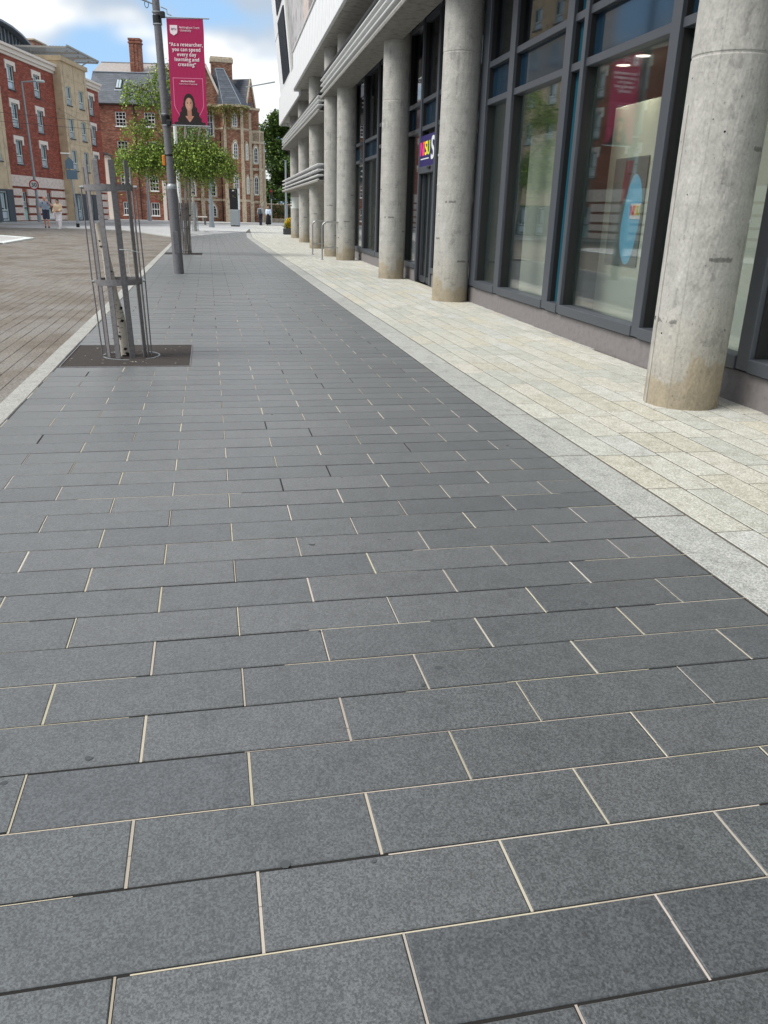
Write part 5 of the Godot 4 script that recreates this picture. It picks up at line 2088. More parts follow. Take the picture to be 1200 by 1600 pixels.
func slat_guard(p: Vector3, label: String, pale: bool) -> void:
	var t := thing("tree_guard", label, "tree guard", at(p.x, p.y, p.z))
	var mm: Material = M.galv if pale else M.guard
	var n := 14
	var kk := 1.2 if pale else 1.0
	for k in n:
		var a := TAU * k / n
		var o := Vector3(sin(a), 0, cos(a))
		var m := MB.new()
		m.bar(o * 0.17 * kk, o * 0.14 * kk + Vector3.UP * 1.42 * (1.15 if pale else 1.0), 0.035, 0.008, Vector3(o.z, 0, -o.x))
		part("upright", m, mm, t)
	for y in [0.08, 0.72, 1.25]:
		var m := MB.new()
		var pts := []
		for k in 21:
			var a := TAU * k / 20
			pts.append(Vector3(sin(a), 0, cos(a)) * (0.175 - 0.02 * y) * kk + Vector3.UP * y)
		m.tube(pts, [0.012], 6, false)
		part("hoop", m, mm, t)


func lamp_post() -> void:
	var t := thing("banner_lamp_post", "dark grey tapered lamp post beside the kerb, carrying the crimson banner", "lamp post", Transform3D(Basis(Vector3.BACK, 0.027), Vector3(-0.632, 0, -17.86)))
	var m := MB.new()
	m.tube([Vector3.ZERO, Vector3(0, 1.64, 0)], [0.103, 0.100], 24)
	part("base_section", m, M.post, t)
	var c := MB.new()
	c.lathe(Vector3.ZERO, [[0.102, 1.63], [0.104, 1.66], [0.098, 1.69], [0.074, 1.73]], 24)
	part("collar", c, M.galv, t)
	var u := MB.new()
	u.tube([Vector3(0, 1.70, 0), Vector3(0, 4.6, 0), Vector3(0, 7.6, 0)], [0.075, 0.069, 0.060], 24)
	part("shaft", u, M.post, t)
	for q in [[2.24, 0.03, 0.078], [4.52, 0.13, 0.082], [2.80, 0.16, 0.084]]:
		var b := MB.new()
		b.lathe(Vector3(0, q[0], 0), [[q[2] - 0.008, -0.012], [q[2], 0.0], [q[2], q[1]], [q[2] - 0.008, q[1] + 0.012]], 24)
		part("band", b, M.black, t)
	for y in [4.50, 4.70, 2.78, 2.98]:
		var b := MB.new()
		b.lathe(Vector3(0, y, 0), [[0.086, 0.0], [0.086, 0.02]], 24)
		part("clamp_strap", b, M.steel, t)
	var dr := MB.new()
	dr.box(Vector3(0.0, 0.62, 0.099), Vector3(0.11, 0.42, 0.012), 0.004)
	part("service_door", dr, M.post, t)
	var ob := MB.new()
	ob.box(Vector3(-0.105, 2.16, 0.0), Vector3(0.06, 0.19, 0.08), 0.012)
	part("orange_tag", ob, M.orange, t)
	var sn := MB.new()
	sn.tube([Vector3(-0.06, 4.84, 0), Vector3(-0.46, 4.98, 0)], [0.012, 0.024], 8)
	sn.tube([Vector3(-0.17, 4.90, 0), Vector3(-0.17, 5.3, 0)], [0.014], 6)
	part("side_bracket", sn, M.galv, t)
	var lp := MB.new()
	var lpts := []
	for k in 13:
		lpts.append(Vector3(-0.17 + 0.035 * cos(TAU * k / 12), 4.83 + 0.06 * sin(TAU * k / 12), 0))
	lp.tube(lpts, [0.006], 5, false)
	part("cable_loop", lp, M.rubber, t)
	var ar := MB.new()
	ar.tube([Vector3(0, 7.55, 0), Vector3(-1.1, 7.8, 0)], [0.035], 8)
	part("lamp_arm", ar, M.post, t)
	var hd := MB.new()
	hd.box(Vector3(-1.4, 7.82, 0), Vector3(0.7, 0.12, 0.26), 0.05)
	part("lamp_head", hd, M.post, t)
	# the banner
	var yaw := -0.20
	var bt := Transform3D(Basis(Vector3.UP, yaw), Vector3(-0.585, 2.80, -17.75))
	var bn := thing("banner", "crimson hanging banner with white words and a woman's portrait, on the lamp post", "banner", bt)
	var w := 0.685
	var h := 1.80
	var cl := MB.new()
	var nx := 10
	var ny := 22
	var pnt := func(i: int, j: int) -> Vector3:
		var x := w * i / nx
		var y := h * j / ny
		return Vector3(x + 0.004 * sin(y * 9.0) * (1.0 if i == nx else 0.0), y, 0.0025 * sin(x * 7.0 + y * 2.2) + 0.0012 * sin(y * 8.0))
	for i in nx:
		for j in ny:
			var a: Vector3 = pnt.call(i, j)
			var b: Vector3 = pnt.call(i + 1, j)
			var d: Vector3 = pnt.call(i + 1, j + 1)
			var e: Vector3 = pnt.call(i, j + 1)
			for side in 2:
				var k := cl.v.size()
				if side == 0:
					cl.quad(a, b, d, e)
				else:
					var z := Vector3(0, 0, -0.003)
					cl.quad(b + z, a + z, e + z, d + z)
				var uvs := [Vector2(i, j), Vector2(i + 1, j), Vector2(i + 1, j + 1), Vector2(i, j + 1)]
				if side == 1:
					uvs = [Vector2(i + 1, j), Vector2(i, j), Vector2(i, j + 1), Vector2(i + 1, j + 1)]
				for q in 4:
					cl.t[k + q] = Vector2(uvs[q].x / nx, 1.0 - uvs[q].y / ny)
	var cm := mat(Color.WHITE, 0.75)
	cm.albedo_texture = banner_image()
	cm.texture_repeat = false
	part("cloth", cl, cm, bn)
	# raised print
	var ink := mat(srgb(240, 226, 232), 0.6)
	ink.vertex_color_use_as_albedo = false
	var rows := [["“As a researcher,", 1.372], ["you can spend", 1.289], ["every day", 1.206], ["learning and", 1.123], ["creating”", 1.040]]
	for r in rows:
		var tm := letters(r[0], 0.058, true)
		tm.depth = 0.002
		part("lettering", tm, ink, bn, Transform3D(Basis.from_scale(Vector3(0.97, 1, 1)), Vector3(0.345, r[1], 0.0045)))
		part("lettering", tm, ink, bn, Transform3D(Basis(Vector3.UP, PI) * Basis.from_scale(Vector3(0.97, 1, 1)), Vector3(0.345, r[1], -0.0075)))
	for r in [["Nottingham Trent", 1.655, 0.034, false, 0.42], ["University", 1.607, 0.034, false, 0.346], ["Marina Rafiari", 0.757, 0.028, true, 0.345], ["Senior Lecturer in Psychology", 0.712, 0.019, false, 0.345]]:
		var tm := letters(r[0], r[2], r[3])
		tm.depth = 0.002
		part("lettering", tm, ink, bn, at(r[4], r[1], 0.0045))
	var sh := MB.new()
	sh.plate(PackedVector2Array([Vector2(0.055, 1.69), Vector2(0.195, 1.69), Vector2(0.195, 1.585), Vector2(0.185, 1.555), Vector2(0.125, 1.52), Vector2(0.065, 1.555), Vector2(0.055, 1.585)]), 0.003, 0.0045)
	part("shield", sh, ink, bn)
	var nt := letters("NTU", 0.036, true)
	nt.depth = 0.002
	var grey := mat(srgb(110, 100, 112), 0.6)
	grey.vertex_color_use_as_albedo = false
	part("lettering", nt, grey, bn, at(0.125, 1.625, 0.0062))
	# rods and clamps
	for q in [[1.815, 0.80], [-0.012, 0.74]]:
		var rd := MB.new()
		rd.tube([Vector3(-0.11, q[0], 0), Vector3(q[1], q[0] - 0.004, 0)], [0.011], 8)
		part("rod", rd, M.galv, bn)
		var kn := MB.new()
		kn.box(Vector3(-0.065, q[0] + 0.04, 0), Vector3(0.09, 0.11, 0.07), 0.015)
		part("clamp", kn, M.black, bn)
	var tp := MB.new()
	tp.tube([Vector3(-0.09, 1.98, 0), Vector3(0.02, 1.94, 0), Vector3(0.02, 1.87, 0), Vector3(0.10, 1.845, 0)], [0.009], 6)
	part("bracket", tp, M.galv, bn)


# the printed cloth: crimson ground, a pale outlined shield and a portrait photograph
func banner_image() -> ImageTexture:
	var w := 256
	var h := 672
	var im := Image.create(w, h, false, Image.FORMAT_RGB8)
	for y in h:
		for x in w:
			var u := float(x) / w
			var v := float(y) / h
			var c := srgb(168, 24, 84)
			# fold shading is left to the light; only a faint weave here
			var k := 1.0 + 0.03 * sin(u * 61.0) * sin(v * 40.0)
			c = Color(c.r * k, c.g * k, c.b * k)
			# outlined shield
			var sx := absf(u - 0.5) * 2.0
			var edge := 0.82 if v < 0.80 else 0.82 - pow((v - 0.80) / 0.16, 1.6) * 0.55
			if v > 0.545 and v < 0.92 and absf(sx - edge) < 0.022:
				c = c.lerp(srgb(232, 170, 190), 0.65)
			if absf(v - 0.549) < 0.0035 and sx < 0.82:
				c = c.lerp(srgb(232, 170, 190), 0.65)
			# portrait
			var px := (u - 0.50) * 0.685
			var py := (1.0 - v) * 1.80
			var hy := py - 0.36
			var hair := (px * px) / (0.105 * 0.105) + (hy - 0.04) * (hy - 0.04) / (0.15 * 0.15) < 1.0
			var spread := 0.098 + maxf(0.0, 0.40 - py) * 0.42 + 0.010 * sin(py * 70.0)
			if hair or (py < 0.42 and absf(px) < spread and py > 0.0):
				var q := 0.85 + 0.3 * sin(px * 160.0 + sin(py * 30.0) * 2.0)
				c = Color(0.15 * q, 0.10 * q, 0.09 * q)
			if py < 0.115 - absf(px) * 0.22 and absf(px) < 0.30:
				var q2 := 0.8 + 0.4 * sin(px * 120.0) * sin(py * 140.0)
				if absf(px) < 0.085 or py < 0.05 or sin(px * 90.0) > 0.2:
					c = Color(0.16 * q2, 0.13 * q2, 0.14 * q2)
			if py > 0.055 and py < 0.16 and absf(px) < (py - 0.045) * 0.75:
				c = srgb(196, 142, 120)
			if absf(px) < 0.042 and py > 0.10 and py < 0.28:
				c = srgb(178, 124, 104)
			var f := (px * px) / (0.073 * 0.073) + (hy - 0.005) * (hy - 0.005) / (0.112 * 0.112)
			if f < 1.0:
				var sk := 1.0 - 0.22 * clampf(px / 0.07, 0, 1) - 0.1 * f
				c = Color(0.84 * sk, 0.63 * sk, 0.54 * sk)
				for s in [-1.0, 1.0]:
					var ex: float = (px - s * 0.030) / 0.014
					var ey := (hy - 0.022) / 0.0065
					if ex * ex + ey * ey < 1.0:
						c = Color(0.24, 0.17, 0.15)
					var bx: float = (px - s * 0.031) / 0.019
					var by := (hy - 0.043 + absf(bx) * 0.003) / 0.004
					if bx * bx + by * by < 1.0:
						c = Color(0.34, 0.23, 0.19)
				if absf(px - 0.006) < 0.007 and hy > -0.022 and hy < 0.012:
					c = c.darkened(0.12)
				var mx := px / 0.027
				var my := (hy + 0.050 - 0.006 * mx * mx) / 0.0075
				if mx * mx + my * my < 1.0:
					c = Color(0.72, 0.36, 0.36) if my < -0.2 else Color(0.90, 0.78, 0.74)
			im.set_pixel(x, y, c)
	return ImageTexture.create_from_image(im)


# ---------------------------------------------------------------- plants
func ball() -> Vector3:
	var d := Vector3(rng.randfn(), rng.randfn(), rng.randfn()).normalized()
	return d * pow(rng.randf(), 0.42)


func leaf_sprig(n: int, r: float, leaf: float, seed_: int) -> ArrayMesh:
	var q := RandomNumberGenerator.new()
	q.seed = seed_
	var m := MB.new()
	for k in n:
		var s := leaf * q.randf_range(0.7, 1.25)
		m.col = g(q.randf_range(0.8, 1.15))
		m.xf = Transform3D(Basis.from_euler(Vector3(q.randf_range(-1.0, 1.0), q.randf() * TAU, q.randf_range(-0.9, 0.9))), Vector3(q.randfn(), q.randfn(), q.randfn()) * r * 0.5)
		m.tri(Vector3(-s * 0.32, 0, 0), Vector3(0, -0.06 * s, s * 0.5), Vector3(0, 0.05 * s, -s * 0.5))
		m.tri(Vector3(0, -0.06 * s, s * 0.5), Vector3(s * 0.32, 0, 0), Vector3(0, 0.05 * s, -s * 0.5))
	return m.done()


func leaves(parent: Node, called: String, m: Material, n: int, where: Callable, leaf: float, tints: Array, per := 6) -> void:
	var mm := MultiMesh.new()
	mm.transform_format = MultiMesh.TRANSFORM_3D
	mm.use_colors = true
	mm.mesh = leaf_sprig(per, leaf * 1.6, leaf, 31 + n)
	mm.instance_count = n
	for i in n:
		var p: Vector3 = where.call(i)
		var s := rng.randf_range(0.75, 1.3)
		mm.set_instance_transform(i, Transform3D(Basis.from_euler(Vector3(rng.randf_range(-0.7, 0.7), rng.randf() * TAU, rng.randf_range(-0.7, 0.7))).scaled(Vector3.ONE * s), p))
		var c: Color = tints[rng.randi() % tints.size()]
		var k := rng.randf_range(0.8, 1.2)
		mm.set_instance_color(i, Color(c.r * k, c.g * k, c.b * k))
	var o := MultiMeshInstance3D.new()
	o.name = called
	o.multimesh = mm
	o.material_override = m
	o.set_meta("kind", "stuff")
	parent.add_child(o, true)


func build_trees() -> void:
	# birch beyond the lamp post: several stems, drooping twigs
	var t := thing("birch_tree", "young birch with drooping light green twigs behind the crimson banner", "tree", at(-0.67, 0, -26.0))
	var tr := MB.new()
	var twigs := []
	var stems := [[Vector3(-0.02, 0, 0), Vector3(0.10, 2.6, 0.05), Vector3(0.25, 5.6, 0)], [Vector3(0.05, 0, 0.04), Vector3(0.22, 2.2, -0.1), Vector3(0.75, 4.3, -0.2)], [Vector3(-0.05, 0, -0.03), Vector3(-0.25, 2.2, 0.1), Vector3(-0.75, 4.9, 0.3)]]
	for s in stems:
		tr.tube([s[0], s[0].lerp(s[1], 0.5) + Vector3(0.02, 0, 0.02), s[1], s[1].lerp(s[2], 0.5) + Vector3(0.04, 0, 0), s[2]], [0.05, 0.042, 0.034, 0.022, 0.008], 10)
	part("trunk", tr, M.birch, t)
	var limbs := MB.new()
	var q := RandomNumberGenerator.new()
	q.seed = 4242
	# clumps of the crown: [centre, radii, share]
	var clumps := [[Vector3(-1.15, 2.55, 0.1), Vector3(0.62, 0.62, 0.6), 1.5], [Vector3(-0.55, 2.75, 0.0), Vector3(0.55, 0.6, 0.6), 1.2], [Vector3(-0.95, 4.25, 0.0), Vector3(0.52, 0.62, 0.5), 0.55], [Vector3(-0.2, 4.75, 0.0), Vector3(0.42, 0.6, 0.45), 0.45], [Vector3(0.25, 2.6, 0.1), Vector3(0.55, 0.75, 0.55), 1.35], [Vector3(0.95, 2.55, 0.0), Vector3(0.58, 0.72, 0.55), 1.5], [Vector3(0.55, 2.95, 0.0), Vector3(0.6, 0.35, 0.5), 0.7], [Vector3(0.15, 4.1, -0.1), Vector3(0.4, 0.5, 0.4), 0.35], [Vector3(-1.0, 3.4, 0.1), Vector3(0.5, 0.3, 0.4), 0.3]]
	for c in clumps:
		var s: Array = stems[0 if absf(c[0].x) < 0.4 else (1 if c[0].x > 0 else 2)]
		var from: Vector3 = s[1].lerp(s[2], clampf((c[0].y - 2.6) / 2.6, 0.0, 0.9))
		limbs.tube([from, from.lerp(c[0], 0.5) + Vector3(0, 0.2, 0), c[0] + Vector3(0, 0.15, 0)], [0.022, 0.014, 0.006], 6)
		var n := int(80 * c[2])
		for k in n:
			var o := Vector3(q.randfn(), q.randfn(), q.randfn()).normalized() * pow(q.randf(), 0.4)
			var p0: Vector3 = c[0] + Vector3(o.x, absf(o.y) * 0.9 - 0.1, o.z) * c[1] * 1.1
			var p1 := p0 + Vector3(q.randf_range(-0.12, 0.12) + o.x * 0.12, -q.randf_range(0.2, 0.55) * (1.8 if q.randf() < 0.18 else 1.0), q.randf_range(-0.12, 0.12))
			twigs.append([p0, p1])
			limbs.tube([c[0] + Vector3(0, 0.12, 0), p0, p1], [0.006, 0.004, 0.002], 4, false)
	part("limbs", limbs, M.bark, t)
	leaves(t, "crown", M.leaf, twigs.size() * 13, func(i):
		var w: Array = twigs[i / 13]
		return w[0].lerp(w[1], (i % 13) / 12.0) + Vector3(rng.randfn(), rng.randfn(), rng.randfn()) * 0.045, 0.055, [lin(152, 180, 78), lin(124, 154, 66), lin(176, 202, 92), lin(100, 128, 56)], 4)
	# far birch on the corner
	var t2 := thing("birch_tree", "small white stemmed birch in the pale guard on the far corner", "tree", at(-0.75, 0, -52.2))
	var m2 := MB.new()
	m2.tube([Vector3.ZERO, Vector3(-0.05, 2.2, 0), Vector3(0.1, 5.5, 0)], [0.09, 0.07, 0.015], 10)
	part("trunk", m2, M.birch, t2)
	leaves(t2, "crown", M.leaf, 1500, func(_i): return Vector3(0.1, 4.3, 0) + ball() * Vector3(1.5, 1.7, 1.3), 0.11, [lin(92, 118, 54), lin(74, 98, 46), lin(110, 134, 62)], 4)
	# large dark tree beside the gothic building
	big_tree(Vector3(10.6, 0, -112), 12.6, 4.3, "large dense green tree between the gothic building and the concrete building", 61)
	big_tree(Vector3(20.5, 0, -118), 11.5, 5.0, "large green tree farther right, mostly hidden by the columns", 62)
	# clipped hedge
	var hd := thing("hedge", "clipped green hedge in the raised bed beyond the crossing", "hedge", at(11.0, 0.4, -101.6, -0.28))
	leaves(hd, "foliage", M.leaf, 2600, func(_i): return Vector3(rng.randf_range(-5.0, 5.0), rng.randf_range(0.05, 1.45) + 0.12 * sin(rng.randf() * 6.0), rng.randf_range(-0.9, 0.9)), 0.13, [lin(58, 82, 36), lin(84, 104, 40), lin(44, 66, 30), lin(104, 116, 48)])
	# creeper on the gothic bay
	var cv := thing("creeper", "olive creeper trailing over the eaves of the gothic building", "creeper", frontage(3.27, -95.08, 87.26))
	var cs := MB.new()
	cs.tube([Vector3(-1.3, 6.0, 0.0), Vector3(-1.25, 9.0, 0.1), Vector3(-0.9, 11.2, 0.15)], [0.06, 0.05, 0.03], 6)
	part("stem", cs, M.bark, cv)
	leaves(cv, "foliage", M.leaf, 420, func(_i):
		var x := rng.randf_range(-3.2, 1.5)
		return Vector3(x, 11.5 - absf(rng.randfn()) * 0.9 * (0.5 + 0.5 * absf(sin(x * 2.3))), 0.12 - clampf(-x - 1.1, 0.0, 1.0) * 1.2 - clampf(x - 0.8, 0.0, 0.8) * 0.9 + rng.randf() * 0.2), 0.14, [lin(132, 130, 62), lin(112, 112, 54), lin(150, 146, 76), lin(90, 94, 46)])


func big_tree(p: Vector3, h: float, r: float, label: String, seed_: int) -> void:
	var t := thing("broadleaf_tree", label, "tree", at(p.x, p.y, p.z))
	var q := RandomNumberGenerator.new()
	q.seed = seed_
	var m := MB.new()
	m.tube([Vector3.ZERO, Vector3(0.1, h * 0.25, 0), Vector3(-0.1, h * 0.55, 0), Vector3(0, h * 0.85, 0)], [0.42, 0.34, 0.22, 0.06], 10)
	var cl := []
	for k in 60:
		var f := q.randf()
		var y := h * (0.07 + 0.91 * f)
		var rr := r * sqrt(maxf(0.05, 1.0 - pow((f - 0.36) / 0.68, 2.0)))
		var a := q.randf() * TAU
		var d := rr * q.randf_range(0.35, 1.0)
		var c := Vector3(cos(a) * d, y, sin(a) * d)
		cl.append([c, q.randf_range(0.6, 1.15), q.randf_range(0.75, 1.25)])
		if k % 3 == 0:
			m.tube([Vector3(0, y * 0.7, 0), c * 0.55 + Vector3(0, y * 0.40, 0), c], [0.12, 0.07, 0.02], 6)
	part("trunk", m, M.bark, t)
	leaves(t, "crown", M.leaf, 15000, func(i):
		var c: Array = cl[i % cl.size()]
		return c[0] + ball() * Vector3(1.4, 1.1, 1.4) * c[1], 0.30, [lin(84, 112, 46), lin(64, 92, 40), lin(108, 136, 58), lin(52, 76, 36)], 5)


# ---------------------------------------------------------------- people
# surface of the smooth union of tapered capsules [a, b, ra, rb]
func skin(caps: Array, cell: float, k := 0.03) -> ArrayMesh:
	var lo := Vector3(1e9, 1e9, 1e9)
	var hi := -lo
	for c in caps:
		var r := maxf(c[2], c[3]) + k + cell * 2.0
		for p in [c[0], c[1]]:
			lo = lo.min(p - Vector3.ONE * r)
			hi = hi.max(p + Vector3.ONE * r)
	var nx := int((hi.x - lo.x) / cell) + 2
	var ny := int((hi.y - lo.y) / cell) + 2
	var nz := int((hi.z - lo.z) / cell) + 2
	var f := PackedFloat32Array()
	f.resize(nx * ny * nz)
	f.fill(1.0)
	for c in caps:
		var a: Vector3 = c[0]
		var b: Vector3 = c[1]
		var ra: float = c[2]
		var rb: float = c[3]
		var pad := maxf(ra, rb) + k + cell * 1.5
		var l := ((a.min(b) - Vector3.ONE * pad - lo) / cell).floor()
		var u := ((a.max(b) + Vector3.ONE * pad - lo) / cell).ceil()
		var ab := b - a
		var len2 := maxf(ab.length_squared(), 1e-9)
		for z in range(maxi(0, int(l.z)), mini(nz, int(u.z) + 1)):
			for y in range(maxi(0, int(l.y)), mini(ny, int(u.y) + 1)):
				for x in range(maxi(0, int(l.x)), mini(nx, int(u.x) + 1)):
					var p := lo + Vector3(x, y, z) * cell
					var t := clampf((p - a).dot(ab) / len2, 0.0, 1.0)
					var d := p.distance_to(a + ab * t) - lerpf(ra, rb, t)
					var i := x + nx * (y + ny * z)
					var e := f[i]
					var h := maxf(k - absf(d - e), 0.0) / k
					f[i] = minf(d, e) - h * h * k * 0.25
	var ids := {}
	var m := MB.new()
	var sx := [0, 1, 0, 1, 0, 1, 0, 1]
	var sy := [0, 0, 1, 1, 0, 0, 1, 1]
	var sz := [0, 0, 0, 0, 1, 1, 1, 1]
	var edges := [[0, 1], [2, 3], [4, 5], [6, 7], [0, 2], [1, 3], [4, 6], [5, 7], [0, 4], [1, 5], [2, 6], [3, 7]]
	var off := PackedInt32Array()
	for q in 8:
		off.append(sx[q] + nx * (sy[q] + ny * sz[q]))
	for z in nz - 1:
		for y in ny - 1:
			for x in nx - 1:
				var i := x + nx * (y + ny * z)
				var neg := 0
				for q in 8:
					if f[i + off[q]] < 0.0:
						neg += 1
				if neg == 0 or neg == 8:
					continue
				var s := Vector3.ZERO
				var n := 0
				for e in edges:
					var va := f[i + off[e[0]]]
					var vb := f[i + off[e[1]]]
					if (va < 0.0) != (vb < 0.0):
						var t := va / (va - vb)
						s += Vector3(sx[e[0]], sy[e[0]], sz[e[0]]).lerp(Vector3(sx[e[1]], sy[e[1]], sz[e[1]]), t)
						n += 1
				var gr := Vector3(f[i + 1] - f[i], f[i + nx] - f[i], f[i + nx * ny] - f[i])
				gr += Vector3(f[i + off[7]] - f[i + off[6]], f[i + off[7]] - f[i + off[5]], f[i + off[7]] - f[i + off[3]])
				ids[i] = m.vert(lo + (Vector3(x, y, z) + s / n) * cell, gr.normalized())
	for key in ids.keys():
		var i: int = key
		for ax in [[1, nx, nx * ny], [nx, nx * ny, 1], [nx * ny, 1, nx]]:
			var va := f[i]
			var vb: float = f[i + ax[0]]
			if (va < 0.0) == (vb < 0.0):
				continue
			var q := [i, i - ax[1], i - ax[1] - ax[2], i - ax[2]]
			if not (ids.has(q[1]) and ids.has(q[2]) and ids.has(q[3])):
				continue
			if va < 0.0:
				m.ix.append_array([ids[q[0]], ids[q[2]], ids[q[1]], ids[q[0]], ids[q[3]], ids[q[2]]])
			else:
				m.ix.append_array([ids[q[0]], ids[q[1]], ids[q[2]], ids[q[0]], ids[q[2]], ids[q[3]]])
	return m.done()


func limb(pts: Array, rad: Array) -> Array:
	var o := []
	for i in pts.size() - 1:
		o.append([pts[i], pts[i + 1], rad[i], rad[i + 1]])
	return o


# five fingers and a palm hanging from the wrist, fingers along dir, thumb towards side
func hand_caps(w: Vector3, dir: Vector3, side: Vector3, curl: Vector3) -> Array:
	var o := []
	var d := dir.normalized()
	for k in 4:
		var s := side * (0.028 - 0.019 * k)
		o.append([w + s * 0.6, w + s + d * 0.085, 0.017, 0.014])
		var ln: float = [0.070, 0.080, 0.074, 0.056][k]
		var kn := w + s + d * 0.085
		var m1 := kn + (d + curl * 0.35).normalized() * ln * 0.55
		var m2 := m1 + (d + curl * 0.9).normalized() * ln * 0.5
		o.append([kn, m1, 0.0095, 0.0088])
		o.append([m1, m2, 0.0088, 0.0074])
	var tb := w + side * 0.028 + d * 0.02
	var t1 := tb + (side * 0.8 + d * 0.7 + curl * 0.2).normalized() * 0.045
	o.append([tb, t1, 0.013, 0.011])
	o.append([t1, t1 + (d + curl * 0.4).normalized() * 0.034, 0.0105, 0.0085])
	return o


func joined(parts_: Array) -> ArrayMesh:
	var st := SurfaceTool.new()
	st.begin(Mesh.PRIMITIVE_TRIANGLES)
	for m in parts_:
		st.append_from(m, 0, Transform3D())
	return st.commit()


# pose: joints in metres, facing +z, feet on y = 0
func person(label: String, tf: Transform3D, j: Dictionary, looks: Dictionary) -> void:
	var t := thing("person", label, "person", tf)
	var hd: Vector3 = j.head
	var nk: Vector3 = j.neck
	var ch: Vector3 = j.chest
	var pv: Vector3 = j.pelvis
	var sw: float = j.get("shoulder", 0.18)
	var body := []
	body.append([nk - Vector3(0, 0.06, 0), hd - Vector3(0, 0.05, 0.0), 0.058, 0.052])
	body.append([ch + Vector3(-sw * 0.62, 0.10, 0), ch + Vector3(sw * 0.62, 0.10, 0), 0.075, 0.075])
	body.append([ch + Vector3(-0.06, 0.02, 0), pv + Vector3(-0.05, 0.16, 0), 0.115, 0.10])
	body.append([ch + Vector3(0.06, 0.02, 0), pv + Vector3(0.05, 0.16, 0), 0.115, 0.10])
	body.append([pv + Vector3(-0.07, 0.02, 0), pv + Vector3(0.07, 0.02, 0), 0.115, 0.115])
	var arms := []
	for s in ["l", "r"]:
		body += limb([j["sh_" + s], j["el_" + s], j["wr_" + s]], [0.052, 0.040, 0.029])
		body += limb([j["hip_" + s], j["kn_" + s], j["an_" + s]], [0.085, 0.056, 0.040])
		var an: Vector3 = j["an_" + s]
		body.append([an + Vector3(0, -0.045, -0.02), an + Vector3(0, -0.055, 0.15), 0.036, 0.030])
	var head := [[hd + Vector3(0, 0.035, -0.012), hd + Vector3(0, -0.02, 0.002), 0.086, 0.078], [hd + Vector3(0, -0.06, 0.03), hd + Vector3(0, -0.085, 0.045), 0.052, 0.034], [hd + Vector3(0, 0.005, 0.08), hd + Vector3(0, -0.025, 0.098), 0.011, 0.016]]
	for s in [-1.0, 1.0]:
		head.append([hd + Vector3(0.083 * s, 0.012, -0.005), hd + Vector3(0.083 * s, -0.022, 0.002), 0.015, 0.011])
		head.append([hd + Vector3(0.03 * s, 0.030, 0.072), hd + Vector3(0.012 * s, 0.032, 0.078), 0.012, 0.010])
	head.append([hd + Vector3(-0.018, -0.055, 0.074), hd + Vector3(0.018, -0.055, 0.074), 0.009, 0.009])
	var shapes := [skin(body, 0.02, 0.035), skin(head, 0.012, 0.018)]
	for s in ["l", "r"]:
		var wr: Vector3 = j["wr_" + s]
		var el: Vector3 = j["el_" + s]
		var d := (wr - el).normalized()
		var sg := 1.0 if s == "l" else -1.0
		var side := d.cross(Vector3(sg, 0, 0.2)).normalized()
		shapes.append(skin(hand_caps(wr, d, side, Vector3(-sg, 0, 0)), 0.006, 0.008))
	part("body", joined(shapes), mat(looks.skin, 0.6), t)
	for s in [-1.0, 1.0]:
		var ey := MB.new()
		ey.box(hd + Vector3(0.029 * s, 0.018, 0.080), Vector3(0.018, 0.008, 0.006), 0.002)
		part("eye", ey, M.black, t)
	# clothes
	var top := []
	var g_ := 0.022
	top.append([ch + Vector3(-sw * 0.66, 0.10, 0), ch + Vector3(sw * 0.66, 0.10, 0), 0.078 + g_, 0.078 + g_])
	top.append([ch + Vector3(-0.07, 0.02, 0), pv + Vector3(-0.07, 0.10, 0), 0.12 + g_, 0.112 + g_])
	top.append([ch + Vector3(0.07, 0.02, 0), pv + Vector3(0.07, 0.10, 0), 0.12 + g_, 0.112 + g_])
	for s in ["l", "r"]:
		var sh: Vector3 = j["sh_" + s]
		var el: Vector3 = j["el_" + s]
		var wr: Vector3 = j["wr_" + s]
		var sl: float = looks.sleeve
		if sl <= 1.0:
			top.append([sh, sh.lerp(el, sl), 0.070, 0.064])
		else:
			top.append([sh, el, 0.070, 0.056])
			top.append([el, el.lerp(wr, sl - 1.0), 0.056, 0.044])
	part("top", skin(top, 0.02, 0.035), mat(looks.top, 0.85), t)
	var low := []
	if looks.lower == "skirt":
		for k in 9:
			var a := TAU * k / 9
			var o := Vector3(cos(a), 0, sin(a))
			low.append([pv + o * 0.06 + Vector3(0, 0.09, 0), Vector3(pv.x, looks.hem, pv.z) + o * 0.19, 0.09, 0.075])
	else:
		low.append([pv + Vector3(-0.075, 0.05, 0), pv + Vector3(0.075, 0.05, 0), 0.135, 0.135])
		for s in ["l", "r"]:
			var hp: Vector3 = j["hip_" + s]
			var kn: Vector3 = j["kn_" + s]
			var an: Vector3 = j["an_" + s]
			var fl: float = looks.flare
			if looks.lower == "shorts":
				low.append([hp, hp.lerp(kn, 0.86), 0.108, 0.098])
			else:
				low.append([hp, kn, 0.105, 0.076 * fl])
				low.append([kn, kn.lerp(an, 0.97), 0.076 * fl, 0.062 * fl])
	part("skirt" if looks.lower == "skirt" else ("shorts" if looks.lower == "shorts" else "trousers"), skin(low, 0.02, 0.03), mat(looks.bottom, 0.85), t)
	for s in ["l", "r"]:
		var an: Vector3 = j["an_" + s]
		var toe: Vector3 = Vector3(0, -0.055, 0.165)
		part("shoe", skin([[an + Vector3(0, -0.04, -0.03), an + Vector3(0, -0.04, -0.03) + Vector3(0, 0.02, 0), 0.05, 0.046], [an + Vector3(0, -0.052, -0.02), an + toe, 0.047, 0.038]], 0.014, 0.02), mat(looks.shoe, 0.7), t)
	var hair := [[hd + Vector3(0, 0.055, -0.022), hd + Vector3(0, 0.01, -0.045), 0.090, 0.080]]
